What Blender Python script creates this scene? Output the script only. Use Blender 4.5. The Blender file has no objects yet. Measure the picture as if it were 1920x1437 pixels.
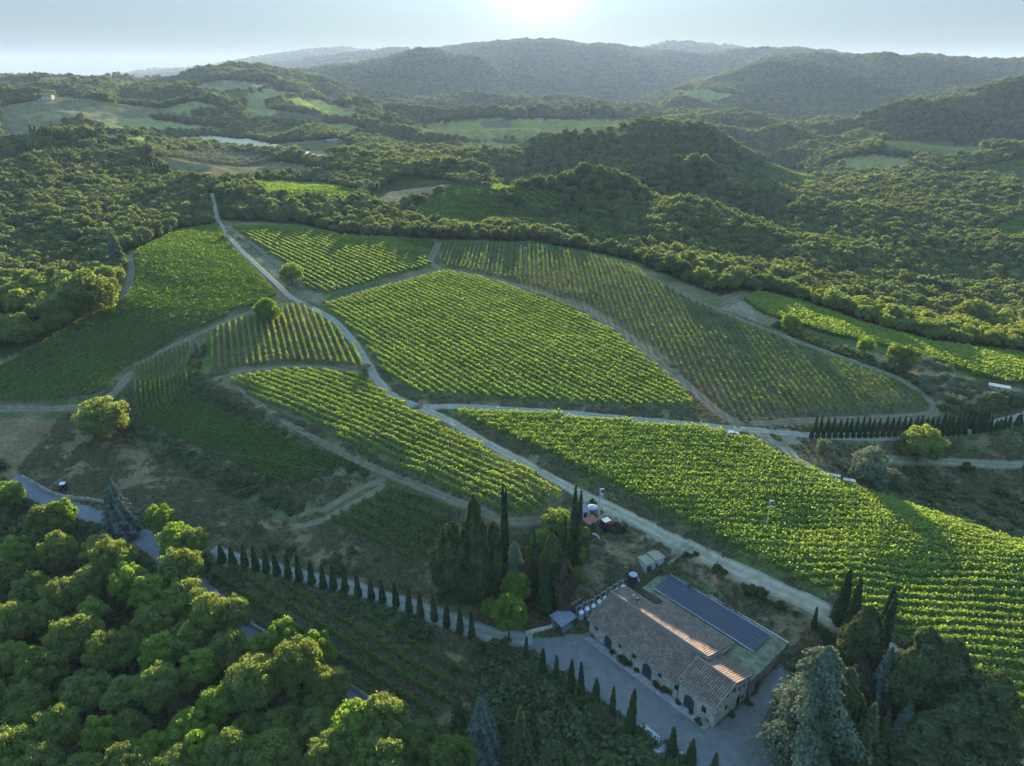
import bpy, math, random
import numpy as np
from mathutils import Vector, Matrix

rng = np.random.default_rng(7)
random.seed(7)
SC = bpy.context.scene
COL = SC.collection

# ------------------------------------------------------------------ camera
H = 110.0; F = 1325.0; CX = 960.0; CY = 718.5
PITCH = math.atan((CY - 150.0) / F)
ct, st = math.cos(PITCH), math.sin(PITCH)
cam = bpy.data.cameras.new("camera"); cam_o = bpy.data.objects.new("camera", cam); COL.objects.link(cam_o)
cam.sensor_fit = 'HORIZONTAL'; cam.sensor_width = 36.0; cam.lens = 36.0 * F / 1920.0
cam.clip_start = 1.0; cam.clip_end = 60000.0
cam_o.location = (0, 0, H); cam_o.rotation_euler = (math.pi / 2 - PITCH, 0, 0)
SC.camera = cam_o

# ------------------------------------------------------------------ sky and sun
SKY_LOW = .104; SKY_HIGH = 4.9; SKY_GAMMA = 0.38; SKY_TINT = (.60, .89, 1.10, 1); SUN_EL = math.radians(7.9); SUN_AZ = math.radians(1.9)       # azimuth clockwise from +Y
w = bpy.data.worlds.new("World"); SC.world = w; w.use_nodes = True
nt = w.node_tree; nt.nodes.clear()
sky = nt.nodes.new('ShaderNodeTexSky'); sky.sky_type = 'NISHITA'; sky.sun_disc = False
sky.sun_elevation = SUN_EL; sky.sun_rotation = SUN_AZ
sky.altitude = 600; sky.air_density = 1.0; sky.dust_density = 1.2; sky.ozone_density = 3.0
bg = nt.nodes.new('ShaderNodeBackground'); bg.inputs[1].default_value = 0.07
wo = nt.nodes.new('ShaderNodeOutputWorld')
gm = nt.nodes.new('ShaderNodeGamma'); gm.inputs[1].default_value = SKY_GAMMA; nt.links.new(sky.outputs[0], gm.inputs[0])
mxs = nt.nodes.new('ShaderNodeMix'); mxs.data_type = 'RGBA'; mxs.blend_type = 'MULTIPLY'; mxs.inputs[0].default_value = 1; mxs.inputs[7].default_value = SKY_TINT; nt.links.new(gm.outputs[0], mxs.inputs[6])
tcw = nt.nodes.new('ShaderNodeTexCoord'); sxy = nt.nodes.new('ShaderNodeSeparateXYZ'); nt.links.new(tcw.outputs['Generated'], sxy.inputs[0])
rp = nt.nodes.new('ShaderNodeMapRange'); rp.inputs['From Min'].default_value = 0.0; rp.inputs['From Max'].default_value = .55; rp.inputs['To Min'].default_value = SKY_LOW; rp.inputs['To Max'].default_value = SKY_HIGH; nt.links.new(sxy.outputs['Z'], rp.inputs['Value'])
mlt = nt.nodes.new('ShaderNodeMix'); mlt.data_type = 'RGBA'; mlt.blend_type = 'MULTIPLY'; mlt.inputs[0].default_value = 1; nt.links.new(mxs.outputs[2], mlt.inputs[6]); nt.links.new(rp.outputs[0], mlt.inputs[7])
dt = nt.nodes.new('ShaderNodeVectorMath'); dt.operation = 'DOT_PRODUCT'; nt.links.new(tcw.outputs['Generated'], dt.inputs[0]); dt.inputs[1].default_value = (math.sin(SUN_AZ) * math.cos(SUN_EL), math.cos(SUN_AZ) * math.cos(SUN_EL), math.sin(SUN_EL))
hz_r = nt.nodes.new('ShaderNodeValToRGB'); nt.links.new(sxy.outputs['Z'], hz_r.inputs[0]); hz_r.color_ramp.elements[0].position = 0.0; hz_r.color_ramp.elements[0].color = (1.22, 1.05, .76, 1); hz_r.color_ramp.elements[1].position = .11; hz_r.color_ramp.elements[1].color = (.97, 1.0, 1.03, 1)
crm = nt.nodes.new('ShaderNodeMix'); crm.data_type = 'RGBA'; crm.blend_type = 'MULTIPLY'; crm.inputs[0].default_value = 1; nt.links.new(mlt.outputs[2], crm.inputs[6]); nt.links.new(hz_r.outputs[0], crm.inputs[7])
acc = crm.outputs[2]
for pw, cl in ((45, (.14, .13, .10, 1)), (650, (4, 3.6, 2.9, 1))):
    mx_ = nt.nodes.new('ShaderNodeMath'); mx_.operation = 'MAXIMUM'; nt.links.new(dt.outputs['Value'], mx_.inputs[0]); mx_.inputs[1].default_value = 0
    pp = nt.nodes.new('ShaderNodeMath'); pp.operation = 'POWER'; nt.links.new(mx_.outputs[0], pp.inputs[0]); pp.inputs[1].default_value = pw
    ad = nt.nodes.new('ShaderNodeMix'); ad.data_type = 'RGBA'; ad.blend_type = 'ADD'; ad.clamp_result = False; nt.links.new(pp.outputs[0], ad.inputs[0]); nt.links.new(acc, ad.inputs[6]); ad.inputs[7].default_value = cl; acc = ad.outputs[2]
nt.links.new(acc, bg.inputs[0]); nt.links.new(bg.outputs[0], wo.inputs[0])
sun = bpy.data.lights.new("sun", 'SUN'); sun.energy = 5.0; sun.angle = math.radians(0.6); sun.color = (1.0, 0.85, 0.64)
sun_o = bpy.data.objects.new("sun", sun); COL.objects.link(sun_o)
sd = Vector((math.sin(SUN_AZ) * math.cos(SUN_EL), math.cos(SUN_AZ) * math.cos(SUN_EL), math.sin(SUN_EL)))
sun_o.rotation_euler = sd.to_track_quat('Z', 'Y').to_euler()
SC.view_settings.view_transform = 'Standard'; SC.view_settings.look = 'None'
SC.view_settings.exposure = 2.12; SC.view_settings.gamma = 1.0
SC.render.engine = 'CYCLES'
cy = SC.cycles
cy.max_bounces = 6; cy.diffuse_bounces = 3; cy.transmission_bounces = 3; cy.glossy_bounces = 2
cy.transparent_max_bounces = 4; cy.volume_bounces = 0
cy.use_denoising = True
try: cy.denoiser = 'OPENIMAGEDENOISE'
except Exception: pass
cy.use_adaptive_sampling = True; cy.adaptive_threshold = 0.02
cy.sample_clamp_indirect = 4.0

# ------------------------------------------------------------------ terrain
def ray(u, v):
    a = (CY - v) / F; dy = ct + a * st; dz = -st + a * ct
    return (u - CX) / F / dy, dz / dy            # x/y , (z-H)/y

PTS = []
def cz(u, v, z):                                 # ground seen at this pixel lies at height z
    p, t = ray(u, v); D = (z - H) / t; PTS.append((p, math.log(D), t))
def cd(u, v, D):                                 # ground seen at this pixel lies D metres away
    p, t = ray(u, v); PTS.append((p, math.log(D), t))
def cv(p, D, z):                                 # hidden ground
    PTS.append((p, math.log(D), (z - H) / D))

for u, v, z in [
    # yard and house platform
    (1000,1205,0),(1100,1200,0),(1060,1260,0),(1180,1300,0),(1336,1368,0),(1250,1400,0),(1406,1312,0),(1440,1330,0),(1400,1420,0),
    (1150,1255,0),(1250,1300,0),(1200,1170,0.5),(1300,1440,0),(1520,1425,0.5),
    (1480,1225,5.0),(1350,1130,6.5),(1250,1075,6.5),(1180,1085,6.0),(1080,1150,2.0),(1030,1150,1.5),
    # bank up to the road
    (1200,1010,12.4),(1280,1020,13),(1400,1080,12.2),(1530,1138,12),(1140,950,14.5),(1080,925,15),(1420,1120,9.5),(1300,1075,9.3),
    (1150,1060,9.5),(1060,1010,9.5),(1100,1100,6),(1000,1050,6.5),
    (1600,1180,13),(1690,1225,12.5),(1780,1290,12),(1860,1360,11.5),(1940,1400,11),(1620,1300,6),(1700,1400,4.5),(1840,1430,8),(1560,1350,2),(1500,1260,3.0),(1560,1200,9),
    # big field right of the road
    (900,790,18.5),(1000,850,17.5),(1150,860,16.8),(1300,900,16),(1300,990,14.2),(1500,1000,13.4),(1500,1100,12.6),(1700,1100,12.4),(1700,1200,12.2),(1900,1150,12.3),(1900,1300,11.8),(1990,1350,11.5),
    (1100,800,18.2),(1300,815,17.6),(1420,845,16.5),(1480,880,15.8),(1600,930,14.5),(1760,985,13.5),(1920,1035,12.5),
    # road junction, lower avenue of cypresses right
    (830,770,18.8),(775,765,19.0),(960,768,18.8),(1100,780,18.6),(1250,793,18.3),(1400,806,17.6),(1520,816,15),(1650,822,11),(1800,808,9),(1920,785,8),
    (1480,845,15.5),(1560,860,13.5),(1640,880,6),(1750,880,1.4),(1750,930,-.8),(1900,860,0),(1900,950,-3),(1990,1000,-4),(1850,850,3.5),(1650,900,6),
    # centre field
    (860,745,19.6),(1000,755,19.6),(1200,765,19.4),(1310,768,19.0),(740,735,19.6),(700,670,21),(750,650,21.8),(900,650,22.4),(1050,650,22.6),(1000,600,24),(1150,640,22.6),(1250,720,20.2),
    (620,590,23.6),(850,570,25.2),(835,510,28),(930,530,27.2),(700,560,25),(1080,585,24.6),
    # long field right
    (1395,790,18.2),(1350,740,19.8),(1500,760,18),(1650,770,16),(1740,772,14.5),(1300,650,24),(1450,680,20.6),(1600,700,18),(1700,730,16),(1200,550,28.5),(1300,590,26),(1400,620,23.2),(1100,520,29.2),
    (900,480,30),(1000,490,30),(830,460,31.2),(990,462,31.4),(1090,478,30.6),(1180,505,30),
    # right upper field and scrub
    (1400,565,23.5),(1500,590,21),(1620,625,18.5),(1760,665,15.5),(1920,690,13),(1460,605,21.5),(1600,655,18.8),(1720,690,16.5),(1860,725,13),(1800,760,12.2),(1990,700,12),
    # upper left fields
    (560,560,25),(500,520,27.5),(450,475,30.5),(420,430,33),(520,440,32.2),(640,450,31.2),(760,455,31),(600,500,28.5),(720,500,28.6),(820,490,29.4),
    (620,575,24),(430,590,23.6),(350,500,31),(300,560,26),(250,480,34),(250,560,27.5),(180,640,20),(350,620,20.5),(80,690,15),(200,700,14),(100,755,10.5),(-60,760,9.5),(-60,700,15),(230,720,13.8),
    # small field, strip, terrace
    (395,640,19.4),(500,590,22.6),(620,620,22),(500,680,18.2),(600,685,19),(400,705,17.2),(670,690,20),(520,700,17.8),(600,760,18.2),(700,800,17.9),(800,840,17.4),(900,890,16.8),(1000,930,16),(1040,925,16),
    (520,775,16.6),(640,840,16.6),(780,900,16.2),(900,955,15.6),(700,740,18.4),(990,975,14.5),
    (360,645,17.6),(300,700,14),(252,700,11.6),(252,780,8.8),(350,750,12),(430,800,10.4),(350,820,7.8),(560,840,11.5),(660,880,12),(450,870,6.6),(545,915,5.2),(600,900,8),
    # bank below terrace, brown field
    (230,850,4.8),(400,900,2.8),(500,950,1.8),(560,970,3),(100,800,7.6),(40,840,4.6),(120,900,1.4),(250,920,1.2),(350,960,.8),(20,900,0),(100,940,-1),(200,960,-1.2),(420,1000,.5),
    (650,945,6),(740,910,12.5),(650,1000,3.6),(750,1000,5),(850,970,12),(800,1060,3),(560,1030,1.2),(700,1070,1),(900,1060,5),(950,1150,1),
    # cypress drive and low vineyard
    (420,1045,-1),(600,1092,-1.2),(750,1130,-.8),(900,1180,-.3),(500,1120,-3),(650,1180,-3.4),(800,1230,-3.4),(900,1290,-3),(700,1300,-5),(500,1190,-4.6),(400,1120,-4.2),
    (390,1130,-5),(450,1180,-5.4),(560,1245,-5.8),(700,1340,-6),
    (1000,1300,-1.5),(950,1400,-3),(850,1420,-4.5),(1120,1360,-.6),(1180,1425,-.8),(1050,1430,-1.8),
    # near wood bottom left
    (0,1000,-4),(-100,1050,-6),(150,1050,-4),(300,1080,-4.5),(100,1200,-7),(300,1250,-7),(500,1350,-7.5),(200,1430,-9),(0,1430,-9),(600,1437,-7.5),(-200,1400,-10),(-200,1200,-8)]:
    cz(u, v, z * .75 if z > 0 else z)
for u, v, D in [
    # left wood slopes
    (100,600,280),(200,540,318),(100,500,365),(200,440,420),(50,430,430),(150,380,510),(300,400,495),(380,400,490),(100,320,620),(250,340,600),(380,350,560),(0,260,820),(60,550,308),(-80,600,268),(-100,450,400),(-100,330,560),
    # behind the crest
    (450,395,495),(560,400,495),(650,420,470),(760,435,450),(900,430,475),(1020,430,480),(1150,460,435),(1250,490,400),(1400,520,360),(1550,560,345),(1700,610,320),(1900,645,300),(2000,650,300),
    # middle valley
    (480,370,520),(600,370,540),(720,380,540),(850,370,560),(900,350,640),(800,420,480),(950,400,530),(1050,380,590),(700,340,640),(600,330,700),(900,330,720),(1040,360,680),
    (500,330,680),(400,300,800),(550,300,820),(680,300,840),(800,320,800),(450,275,950),(600,280,950),(650,265,1050),(330,265,930),(200,255,850),(250,230,1050),(400,235,1150),(550,240,1250),
    (150,230,1000),(80,200,1150),(200,200,1300),(350,200,1400),(0,180,1300),(120,165,1600),(0,152,2100),(100,146,1900),(250,155,2000),(430,138,2400),(520,150,2300),(-100,150,2000),(350,165,1900),
    (450,180,1800),(550,180,1750),(560,210,1500),(650,200,1700),(650,225,1450),(700,235,1400),(480,160,2000),(330,148,2300),
    (750,290,1000),(700,260,1200),(800,270,1250),(850,300,1000),(950,310,880),(900,290,1150),
    # central vineyards hill
    (820,245,1500),(900,240,1600),(1000,240,1600),(1100,230,1750),(860,220,1800),(1000,210,1950),(1150,235,1650),(1180,225,1850),(880,270,1350),(1000,265,1400),(800,215,2000),(700,215,1700),
    # hill R2 (near dark wooded hill)
    (1000,345,570),(1080,338,585),(1170,355,580),(1280,385,550),(1400,435,490),(1500,490,440),(1100,400,525),(1250,440,470),(1350,480,440),(1000,400,520),(1600,540,400),(1750,590,360),(1200,400,560),
    # R2b
    (1300,325,760),(1400,345,720),(1500,385,640),(1600,430,560),(1700,490,480),(1800,550,410),(1900,600,360),(1350,355,700),
    # hill R3
    (1000,300,900),(1000,275,960),(1100,255,1030),(1200,238,1080),(1300,255,1060),(1380,280,1010),(1440,300,970),(1100,300,900),(1250,310,890),(1350,330,860),
    (1450,330,900),(1500,320,960),(1550,340,880),(1500,355,820),
    # right valley woods
    (1600,370,760),(1700,400,680),(1800,450,570),(1900,480,500),(1650,330,880),(1750,350,800),(1850,380,720),(1920,420,620),(1750,520,460),(1850,520,470),(1990,560,420),(1990,440,560),(1990,370,720),
    (1900,410,640),
    (1560,300,1100),(1700,300,1020),(1800,315,980),(1920,300,980),(1780,330,900),(1880,330,880),(1990,310,950),
    (1450,262,1500),(1550,255,1500),(1650,240,1450),(1750,215,1500),(1850,190,1600),(1920,170,1650),(2000,150,1700),(1550,275,1400),(1700,265,1380),(1850,240,1450),(1920,220,1500),(1650,280,1280),(1850,275,1330),(1990,200,1400),
    # big hill right
    (1270,192,2300),(1350,180,2500),(1450,158,2700),(1550,135,2900),(1620,118,3050),(1700,108,3100),(1780,112,3100),(1860,124,3100),(1920,130,3100),(2020,140,3100),(1400,200,2400),(1500,190,2500),(1600,180,2600),(1700,160,2750),(1800,155,2850),(1900,150,2900),
    (1400,230,2100),(1550,225,2150),(1700,200,2350),(1300,230,2150),(1330,215,2220),
    # main mountain
    (560,155,3100),(640,142,3300),(700,130,3400),(750,115,3500),(800,106,3550),(850,112,3600),(900,122,3700),(950,110,4600),(980,100,4700),(1050,100,4700),
    (800,150,3250),(700,170,2950),(760,190,2700),(900,170,3400),(1000,170,3650),(1100,160,4000),(1200,170,3900),(1000,130,4350),(1150,130,4450),(1300,140,4450),(1250,190,3400),(900,200,2700),(1100,190,3200),(1200,205,2700),(650,165,2500),
    (880,92,6000),(960,88,6000),(1020,86,6000),(1080,88,6000),(1130,97,5900),(1180,99,5800),(1240,101,5500),(1300,104,5200),(1360,103,5000),(1430,97,4900),(1480,94,4900),(1540,100,4900),(1600,109,4800),
    (1200,96,7400),(1250,87,7400),(1320,88,7400),(1380,94,7400),(720,103,7000),(800,97,7000),
    # far blue hills
    (190,152,8500),(250,142,8500),(300,135,8500),(360,137,8500),(400,130,8500),(450,118,8600),(520,108,8800),(580,101,9000),(640,95,9000),(690,101,9000),(740,104,9000),
    (60,154,9000),(-50,154,9000)]:
    cd(u, v, D)
for p, D, z in [
    # valleys hidden behind ridges
    (-.55,900,18),(-.15,430,24),(0.02,440,22),
    (.12,760,-12),(.25,740,-16),(.35,640,-22),(.2,690,-20),(.42,560,-8),(.02,800,-8),
    (.2,1400,-25),(.1,1250,-5),(.1,1500,10),(.3,1450,-5),(.38,1250,-22),(.05,2300,60),(.42,1900,20),(.6,1800,40),
    (.13,680,-18),(.3,600,-16),(.42,700,-25),(.0,700,-4),(.24,1180,-30),(.12,1150,-22),(.36,1080,-30),(.05,1080,-12),(.55,1750,-5),(.68,1900,15),(.45,1700,-10),(-.12,1250,10),
    (.6,2100,60),(.7,2200,90),(.35,2900,150),(.5,3900,130),(.65,4300,120),(.3,3500,150),
    (-.1,4200,150),(-.3,4200,90),(-.2,5200,170),(-.4,3600,90),(-.55,3200,70),(-.7,3000,60),(-.3,2700,110),(-.45,5500,60),(-.6,5500,50),(-.75,5500,40),
    (0,6700,220),(.2,6500,230),(.4,6000,200),(.3,8600,200),(-.1,8000,230),(-.5,10500,100),(-.2,10500,200),(.6,6000,160),
    (.9,3200,190),(1.2,3200,190),(1.6,3000,170),(-.9,3000,60),(-1.3,3000,60),(-1.7,3000,60),(-1.3,8500,50),(-1.3,700,60),(-1.6,700,60),(1.3,700,10),(1.6,700,10),(-1.4,300,35),(1.4,300,20),
    (1.2,120,10),(1.7,120,10),(-1.4,130,-8),(-1.8,130,-8),(-1.8,40,-12),(-1,40,-12),(0,40,-8),(1,40,0),(1.8,40,5),(0,14,-12),(-1.8,14,-14),(1.8,14,-8),(0,75,-4),(.5,75,0),(-.6,75,-9),(1.0,75,6),
    (-1.7,15000,50),(-.8,15000,50),(0,15000,120),(.8,15000,120),(1.7,15000,100),(-1.7,26000,50),(0,26000,50),(1.7,26000,50)]:
    cv(p, D, z)

P = np.array(PTS)
def tps_k(r2): return np.where(r2 > 1e-12, 0.5 * r2 * np.log(np.maximum(r2, 1e-12)), 0.0)
n = len(P)
A = np.zeros((n + 3, n + 3))
d2 = (P[:, None, 0] - P[None, :, 0]) ** 2 + (P[:, None, 1] - P[None, :, 1]) ** 2
A[:n, :n] = tps_k(d2) + np.diag(np.where(P[:, 1] > math.log(455), 6e-5, 6e-4))
A[:n, n] = 1; A[:n, n + 1] = P[:, 0]; A[:n, n + 2] = P[:, 1]; A[n:, :n] = A[:n, n:].T
coef = np.linalg.solve(A, np.concatenate([P[:, 2], [0, 0, 0]]))

NP_, NQ = 1000, 900
PG = np.linspace(-1.9, 1.9, NP_); Q0, Q1 = math.log(12.0), math.log(26000.0)
# finer rows where the picture shows most
tq = np.linspace(0, 1, NQ); QG = Q0 + (Q1 - Q0) * (tq + 0.055 * np.sin(2 * math.pi * tq) * -1 * 0 )
def noise2(x, y, seed=0):
    xi = np.floor(x).astype(np.int64); yi = np.floor(y).astype(np.int64); fx = x - xi; fy = y - yi
    fx = fx * fx * (3 - 2 * fx); fy = fy * fy * (3 - 2 * fy)
    def hsh(a, b):
        h = (a * 374761393 + b * 668265263 + seed * 362437) & 0xffffffff
        h = ((h ^ (h >> 13)) * 1274126177) & 0xffffffff
        return ((h ^ (h >> 16)) & 0xffff) / 65535.0
    return (hsh(xi, yi) * (1 - fx) + hsh(xi + 1, yi) * fx) * (1 - fy) + (hsh(xi, yi + 1) * (1 - fx) + hsh(xi + 1, yi + 1) * fx) * fy
def fbm(x, y, o=4, seed=0):
    s = 0; a = .5; t = 0
    for i in range(o): s = s + a * noise2(x * 2 ** i, y * 2 ** i, seed + i); t += a; a *= .55
    return s / t
W = np.empty((NQ, NP_))
for i in range(NQ):
    r2 = (PG[:, None] - P[None, :, 0]) ** 2 + (QG[i] - P[None, :, 1]) ** 2
    W[i] = tps_k(r2) @ coef[:n] + coef[n] + coef[n + 1] * PG + coef[n + 2] * QG[i]
YG = np.exp(QG)[:, None] * np.ones((1, NP_)); XG = YG * PG[None, :]
# gullies and spurs on the far hills
far = np.clip((YG - 520) / 900, 0, 1)
ZG = H + W * YG
ridg = 1 - np.abs(fbm(XG / 420 + 3, YG / 520, 4, 5) * 2 - 1) * 2
ZG = ZG + far * (ridg - .58) * np.where(YG < 2600, np.minimum(0.034 * YG, 52), 52 - np.clip((YG - 2600) / 900, 0, 1) * 20)
rd2 = 1 - np.abs(fbm(XG / 150 + 11, YG / 210, 3, 15) * 2 - 1) * 2
ZG = ZG + np.clip((YG - 430) / 250, 0, 1) * (rd2 - .55) * 12
ZG = ZG + (fbm(XG / 14, YG / 14, 3, 9) - .5) * np.clip((YG - 60) / 400, .12, 1.5)
W = (ZG - H) / YG

DQ = QG[1] - QG[0]; DP = PG[1] - PG[0]
def hgt(x, y):
    x = np.asarray(x, float); y = np.maximum(np.asarray(y, float), 12.1)
    fq = np.clip((np.log(y) - Q0) / DQ, 0, NQ - 1.001); fp = np.clip((x / y - PG[0]) / DP, 0, NP_ - 1.001)
    i = fq.astype(int); j = fp.astype(int); a = fq - i; b = fp - j
    ya = np.exp(QG[i]); yb = np.exp(QG[i + 1])
    za = ZG[i, j] * (1 - b) + ZG[i, j + 1] * b; zb = ZG[i + 1, j] * (1 - b) + ZG[i + 1, j + 1] * b
    f = (y - ya) / (yb - ya)
    return za * (1 - f) + zb * f
YQ = np.exp(QG)
def G(u, v, hoff=0.0):
    """world point where the sight line of this spot of the photo meets the ground (raised by hoff)"""
    p, t = ray(u, v)
    j = int(np.clip((p - PG[0]) / DP, 0, NP_ - 2)); b = (p - PG[0]) / DP - j
    col = W[:, j] * (1 - b) + W[:, j + 1] * b + hoff / YQ
    k = np.nonzero(col[60:] >= t)[0]
    if len(k) == 0: return np.array([p * 9000, 9000.])
    k = k[0] + 60
    if k == 60: y = YQ[60]
    else:
        f = (t - col[k - 1]) / (col[k] - col[k - 1]); y = YQ[k - 1] * (1 - f) + YQ[k] * f
    return np.array([p * y, y])
def G3(u, v, hoff=0.0):
    a = G(u, v, hoff); return Vector((a[0], a[1], float(hgt(a[0], a[1]))))
def Gz(u, v, z):
    p, t = ray(u, v); y = (z - H) / t; return Vector((p * y, y, z))
CM = np.maximum.accumulate(W, axis=0)
def visible(x, y, top=8.0):
    fq = np.clip((np.log(y) - Q0) / DQ, 0, NQ - 1).astype(int); fp = np.clip((x / y - PG[0]) / DP, 0, NP_ - 1).astype(int)
    return (hgt(x, y) + top - H) / y - CM[fq, fp]
def poly(pts, step=14.0):
    """photo polygon to ground polygon"""
    out = []
    for k in range(len(pts)):
        a = pts[k]; b = pts[(k + 1) % len(pts)]; m = max(1, int(math.hypot(b[0] - a[0], b[1] - a[1]) / step))
        for i in range(m):
            out.append(G(a[0] + (b[0] - a[0]) * i / m, a[1] + (b[1] - a[1]) * i / m))
    return np.array(out)
def inside(X, Y, pg):
    X = np.asarray(X); Y = np.asarray(Y); r = np.zeros(X.shape, bool)
    bb = (X >= pg[:, 0].min()) & (X <= pg[:, 0].max()) & (Y >= pg[:, 1].min()) & (Y <= pg[:, 1].max())
    idx = np.nonzero(bb)
    if len(idx[0]) == 0: return r
    x = X[idx]; y = Y[idx]; c = np.zeros(x.shape, bool); x1, y1 = pg[-1]
    for x2, y2 in pg:
        k = (y1 > y) != (y2 > y)
        if y1 != y2: c ^= k & (x < (x2 - x1) * (y - y1) / (y2 - y1) + x1)
        x1, y1 = x2, y2
    r[idx] = c
    return r

# ------------------------------------------------------------------ helpers
def tag(o, label=None, cat=None, group=None, kind=None):
    if label: o["label"] = label
    if cat: o["category"] = cat
    if group: o["group"] = group
    if kind: o["kind"] = kind
    return o
def link(name, me, mat=None, parent=None, loc=None):
    o = bpy.data.objects.new(name, me); COL.objects.link(o)
    if mat is not None and me is not None and len(me.materials) == 0: me.materials.append(mat)
    if parent is not None: o.parent = parent
    if loc is not None: o.location = loc
    return o
def empty(name, loc, rz=0.0, s=1.0):
    o = bpy.data.objects.new(name, None); COL.objects.link(o); o.location = loc; o.rotation_euler = (0, 0, rz); o.scale = (s, s, s); o.empty_display_size = .5
    return o
def copy_tree(o, parent=None, loc=None, rz=None, s=None):
    c = o.copy(); COL.objects.link(c); c.parent = parent
    if loc is not None: c.location = loc
    if rz is not None: c.rotation_euler = (0, 0, rz)
    if s is not None: c.scale = s if hasattr(s, '__len__') else (s, s, s)
    for ch in KIDS.get(o.name, []): copy_tree(ch, c)
    return c
KIDS = {}
def kids(o): KIDS[o.name] = [c for c in bpy.data.objects if c.parent == o]
def quads_mesh(name, V, smooth=False, attr=None):
    """V: (n,4,3) loose quads"""
    V = np.asarray(V, np.float32); n = len(V)
    me = bpy.data.meshes.new(name); me.vertices.add(n * 4); me.vertices.foreach_set('co', V.reshape(-1))
    me.loops.add(n * 4); me.loops.foreach_set('vertex_index', np.arange(n * 4, dtype=np.int32))
    me.polygons.add(n); me.polygons.foreach_set('loop_start', np.arange(0, n * 4, 4, dtype=np.int32)); me.polygons.foreach_set('loop_total', np.full(n, 4, np.int32))
    if attr is not None:
        a = me.attributes.new('tone', 'FLOAT', 'FACE'); a.data.foreach_set('value', np.asarray(attr, np.float32))
    me.update(calc_edges=True)
    return me
def grid_mesh(name, X, Y, Z, smooth=True):
    r, c = X.shape; V = np.stack([X, Y, Z], -1).astype(np.float32)
    idx = np.arange(r * c).reshape(r, c); q = np.stack([idx[:-1, :-1], idx[:-1, 1:], idx[1:, 1:], idx[1:, :-1]], -1).reshape(-1, 4).astype(np.int32)
    me = bpy.data.meshes.new(name); me.vertices.add(r * c); me.vertices.foreach_set('co', V.reshape(-1))
    me.loops.add(q.size); me.loops.foreach_set('vertex_index', q.reshape(-1))
    me.polygons.add(len(q)); me.polygons.foreach_set('loop_start', np.arange(0, q.size, 4, dtype=np.int32)); me.polygons.foreach_set('loop_total', np.full(len(q), 4, np.int32))
    if smooth: me.polygons.foreach_set('use_smooth', np.ones(len(q), bool))
    me.update(calc_edges=True)
    return me
def leaf_quads(C, size, nrm=None, spread=1.0, aspect=1.0):
    """quads at centres C, side lengths size, roughly facing nrm"""
    n = len(C); r = rng.normal(size=(n, 3))
    if nrm is not None: r = nrm + r * spread * .6
    r /= np.linalg.norm(r, axis=1, keepdims=True) + 1e-9
    t = rng.normal(size=(n, 3)); a = np.cross(r, t); a /= np.linalg.norm(a, axis=1, keepdims=True) + 1e-9; b = np.cross(r, a)
    s = np.asarray(size).reshape(-1, 1) * .5 * np.ones((n, 1)); a = a * s; b = b * s * aspect
    return np.stack([C - a - b * .6, C + a * .7 - b, C + a + b * .7, C - a * .6 + b], 1)
class MB:
    """collects boxes, prisms and tubes into one mesh"""
    def __init__(s): s.v = []; s.f = []
    def add(s, vs, fs):
        k = len(s.v); s.v += [tuple(x) for x in vs]; s.f += [tuple(i + k for i in f) for f in fs]; return s
    def box(s, x0, x1, y0, y1, z0, z1):
        return s.add([(x0,y0,z0),(x1,y0,z0),(x1,y1,z0),(x0,y1,z0),(x0,y0,z1),(x1,y0,z1),(x1,y1,z1),(x0,y1,z1)],
                     [(0,3,2,1),(4,5,6,7),(0,1,5,4),(1,2,6,5),(2,3,7,6),(3,0,4,7)])
    def hexa(s, b, t): return s.add(list(b) + list(t), [(0,3,2,1),(4,5,6,7),(0,1,5,4),(1,2,6,5),(2,3,7,6),(3,0,4,7)])
    def tube(s, pts, rad, k=8, cap=True):
        pts = [Vector(p) for p in pts]; rad = rad if hasattr(rad, '__len__') else [rad] * len(pts); vs = []; fs = []
        for i, p in enumerate(pts):
            d = (pts[min(i + 1, len(pts) - 1)] - pts[max(i - 1, 0)]).normalized()
            a = d.orthogonal().normalized() if abs(d.z) < .99 else Vector((1, 0, 0)); 
            if abs(d.z) < .99: a = Vector((-d.y, d.x, 0)).normalized()
            b = d.cross(a)
            for j in range(k):
                t = 2 * math.pi * j / k; vs.append(p + (a * math.cos(t) + b * math.sin(t)) * rad[i])
        for i in range(len(pts) - 1):
            for j in range(k): fs.append((i*k+j, i*k+(j+1)%k, (i+1)*k+(j+1)%k, (i+1)*k+j))
        if cap: fs.append(tuple(range(k))[::-1]); fs.append(tuple((len(pts)-1)*k+j for j in range(k)))
        return s.add(vs, fs)
    def lathe(s, prof, c=(0, 0, 0), k=16):
        vs = []; fs = []
        for r, z in prof:
            for j in range(k): t = 2*math.pi*j/k; vs.append((c[0]+r*math.cos(t), c[1]+r*math.sin(t), c[2]+z))
        for i in range(len(prof)-1):
            for j in range(k): fs.append((i*k+j, i*k+(j+1)%k, (i+1)*k+(j+1)%k, (i+1)*k+j))
        fs.append(tuple(range(k))[::-1]); fs.append(tuple((len(prof)-1)*k+j for j in range(k)))
        return s.add(vs, fs)
    def build(s, name, mat, parent=None, loc=None, smooth=False):
        me = bpy.data.meshes.new(name); me.from_pydata(s.v, [], s.f); me.update()
        if smooth: me.polygons.foreach_set('use_smooth', np.ones(len(me.polygons), bool))
        return link(name, me, mat, parent, loc)

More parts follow.
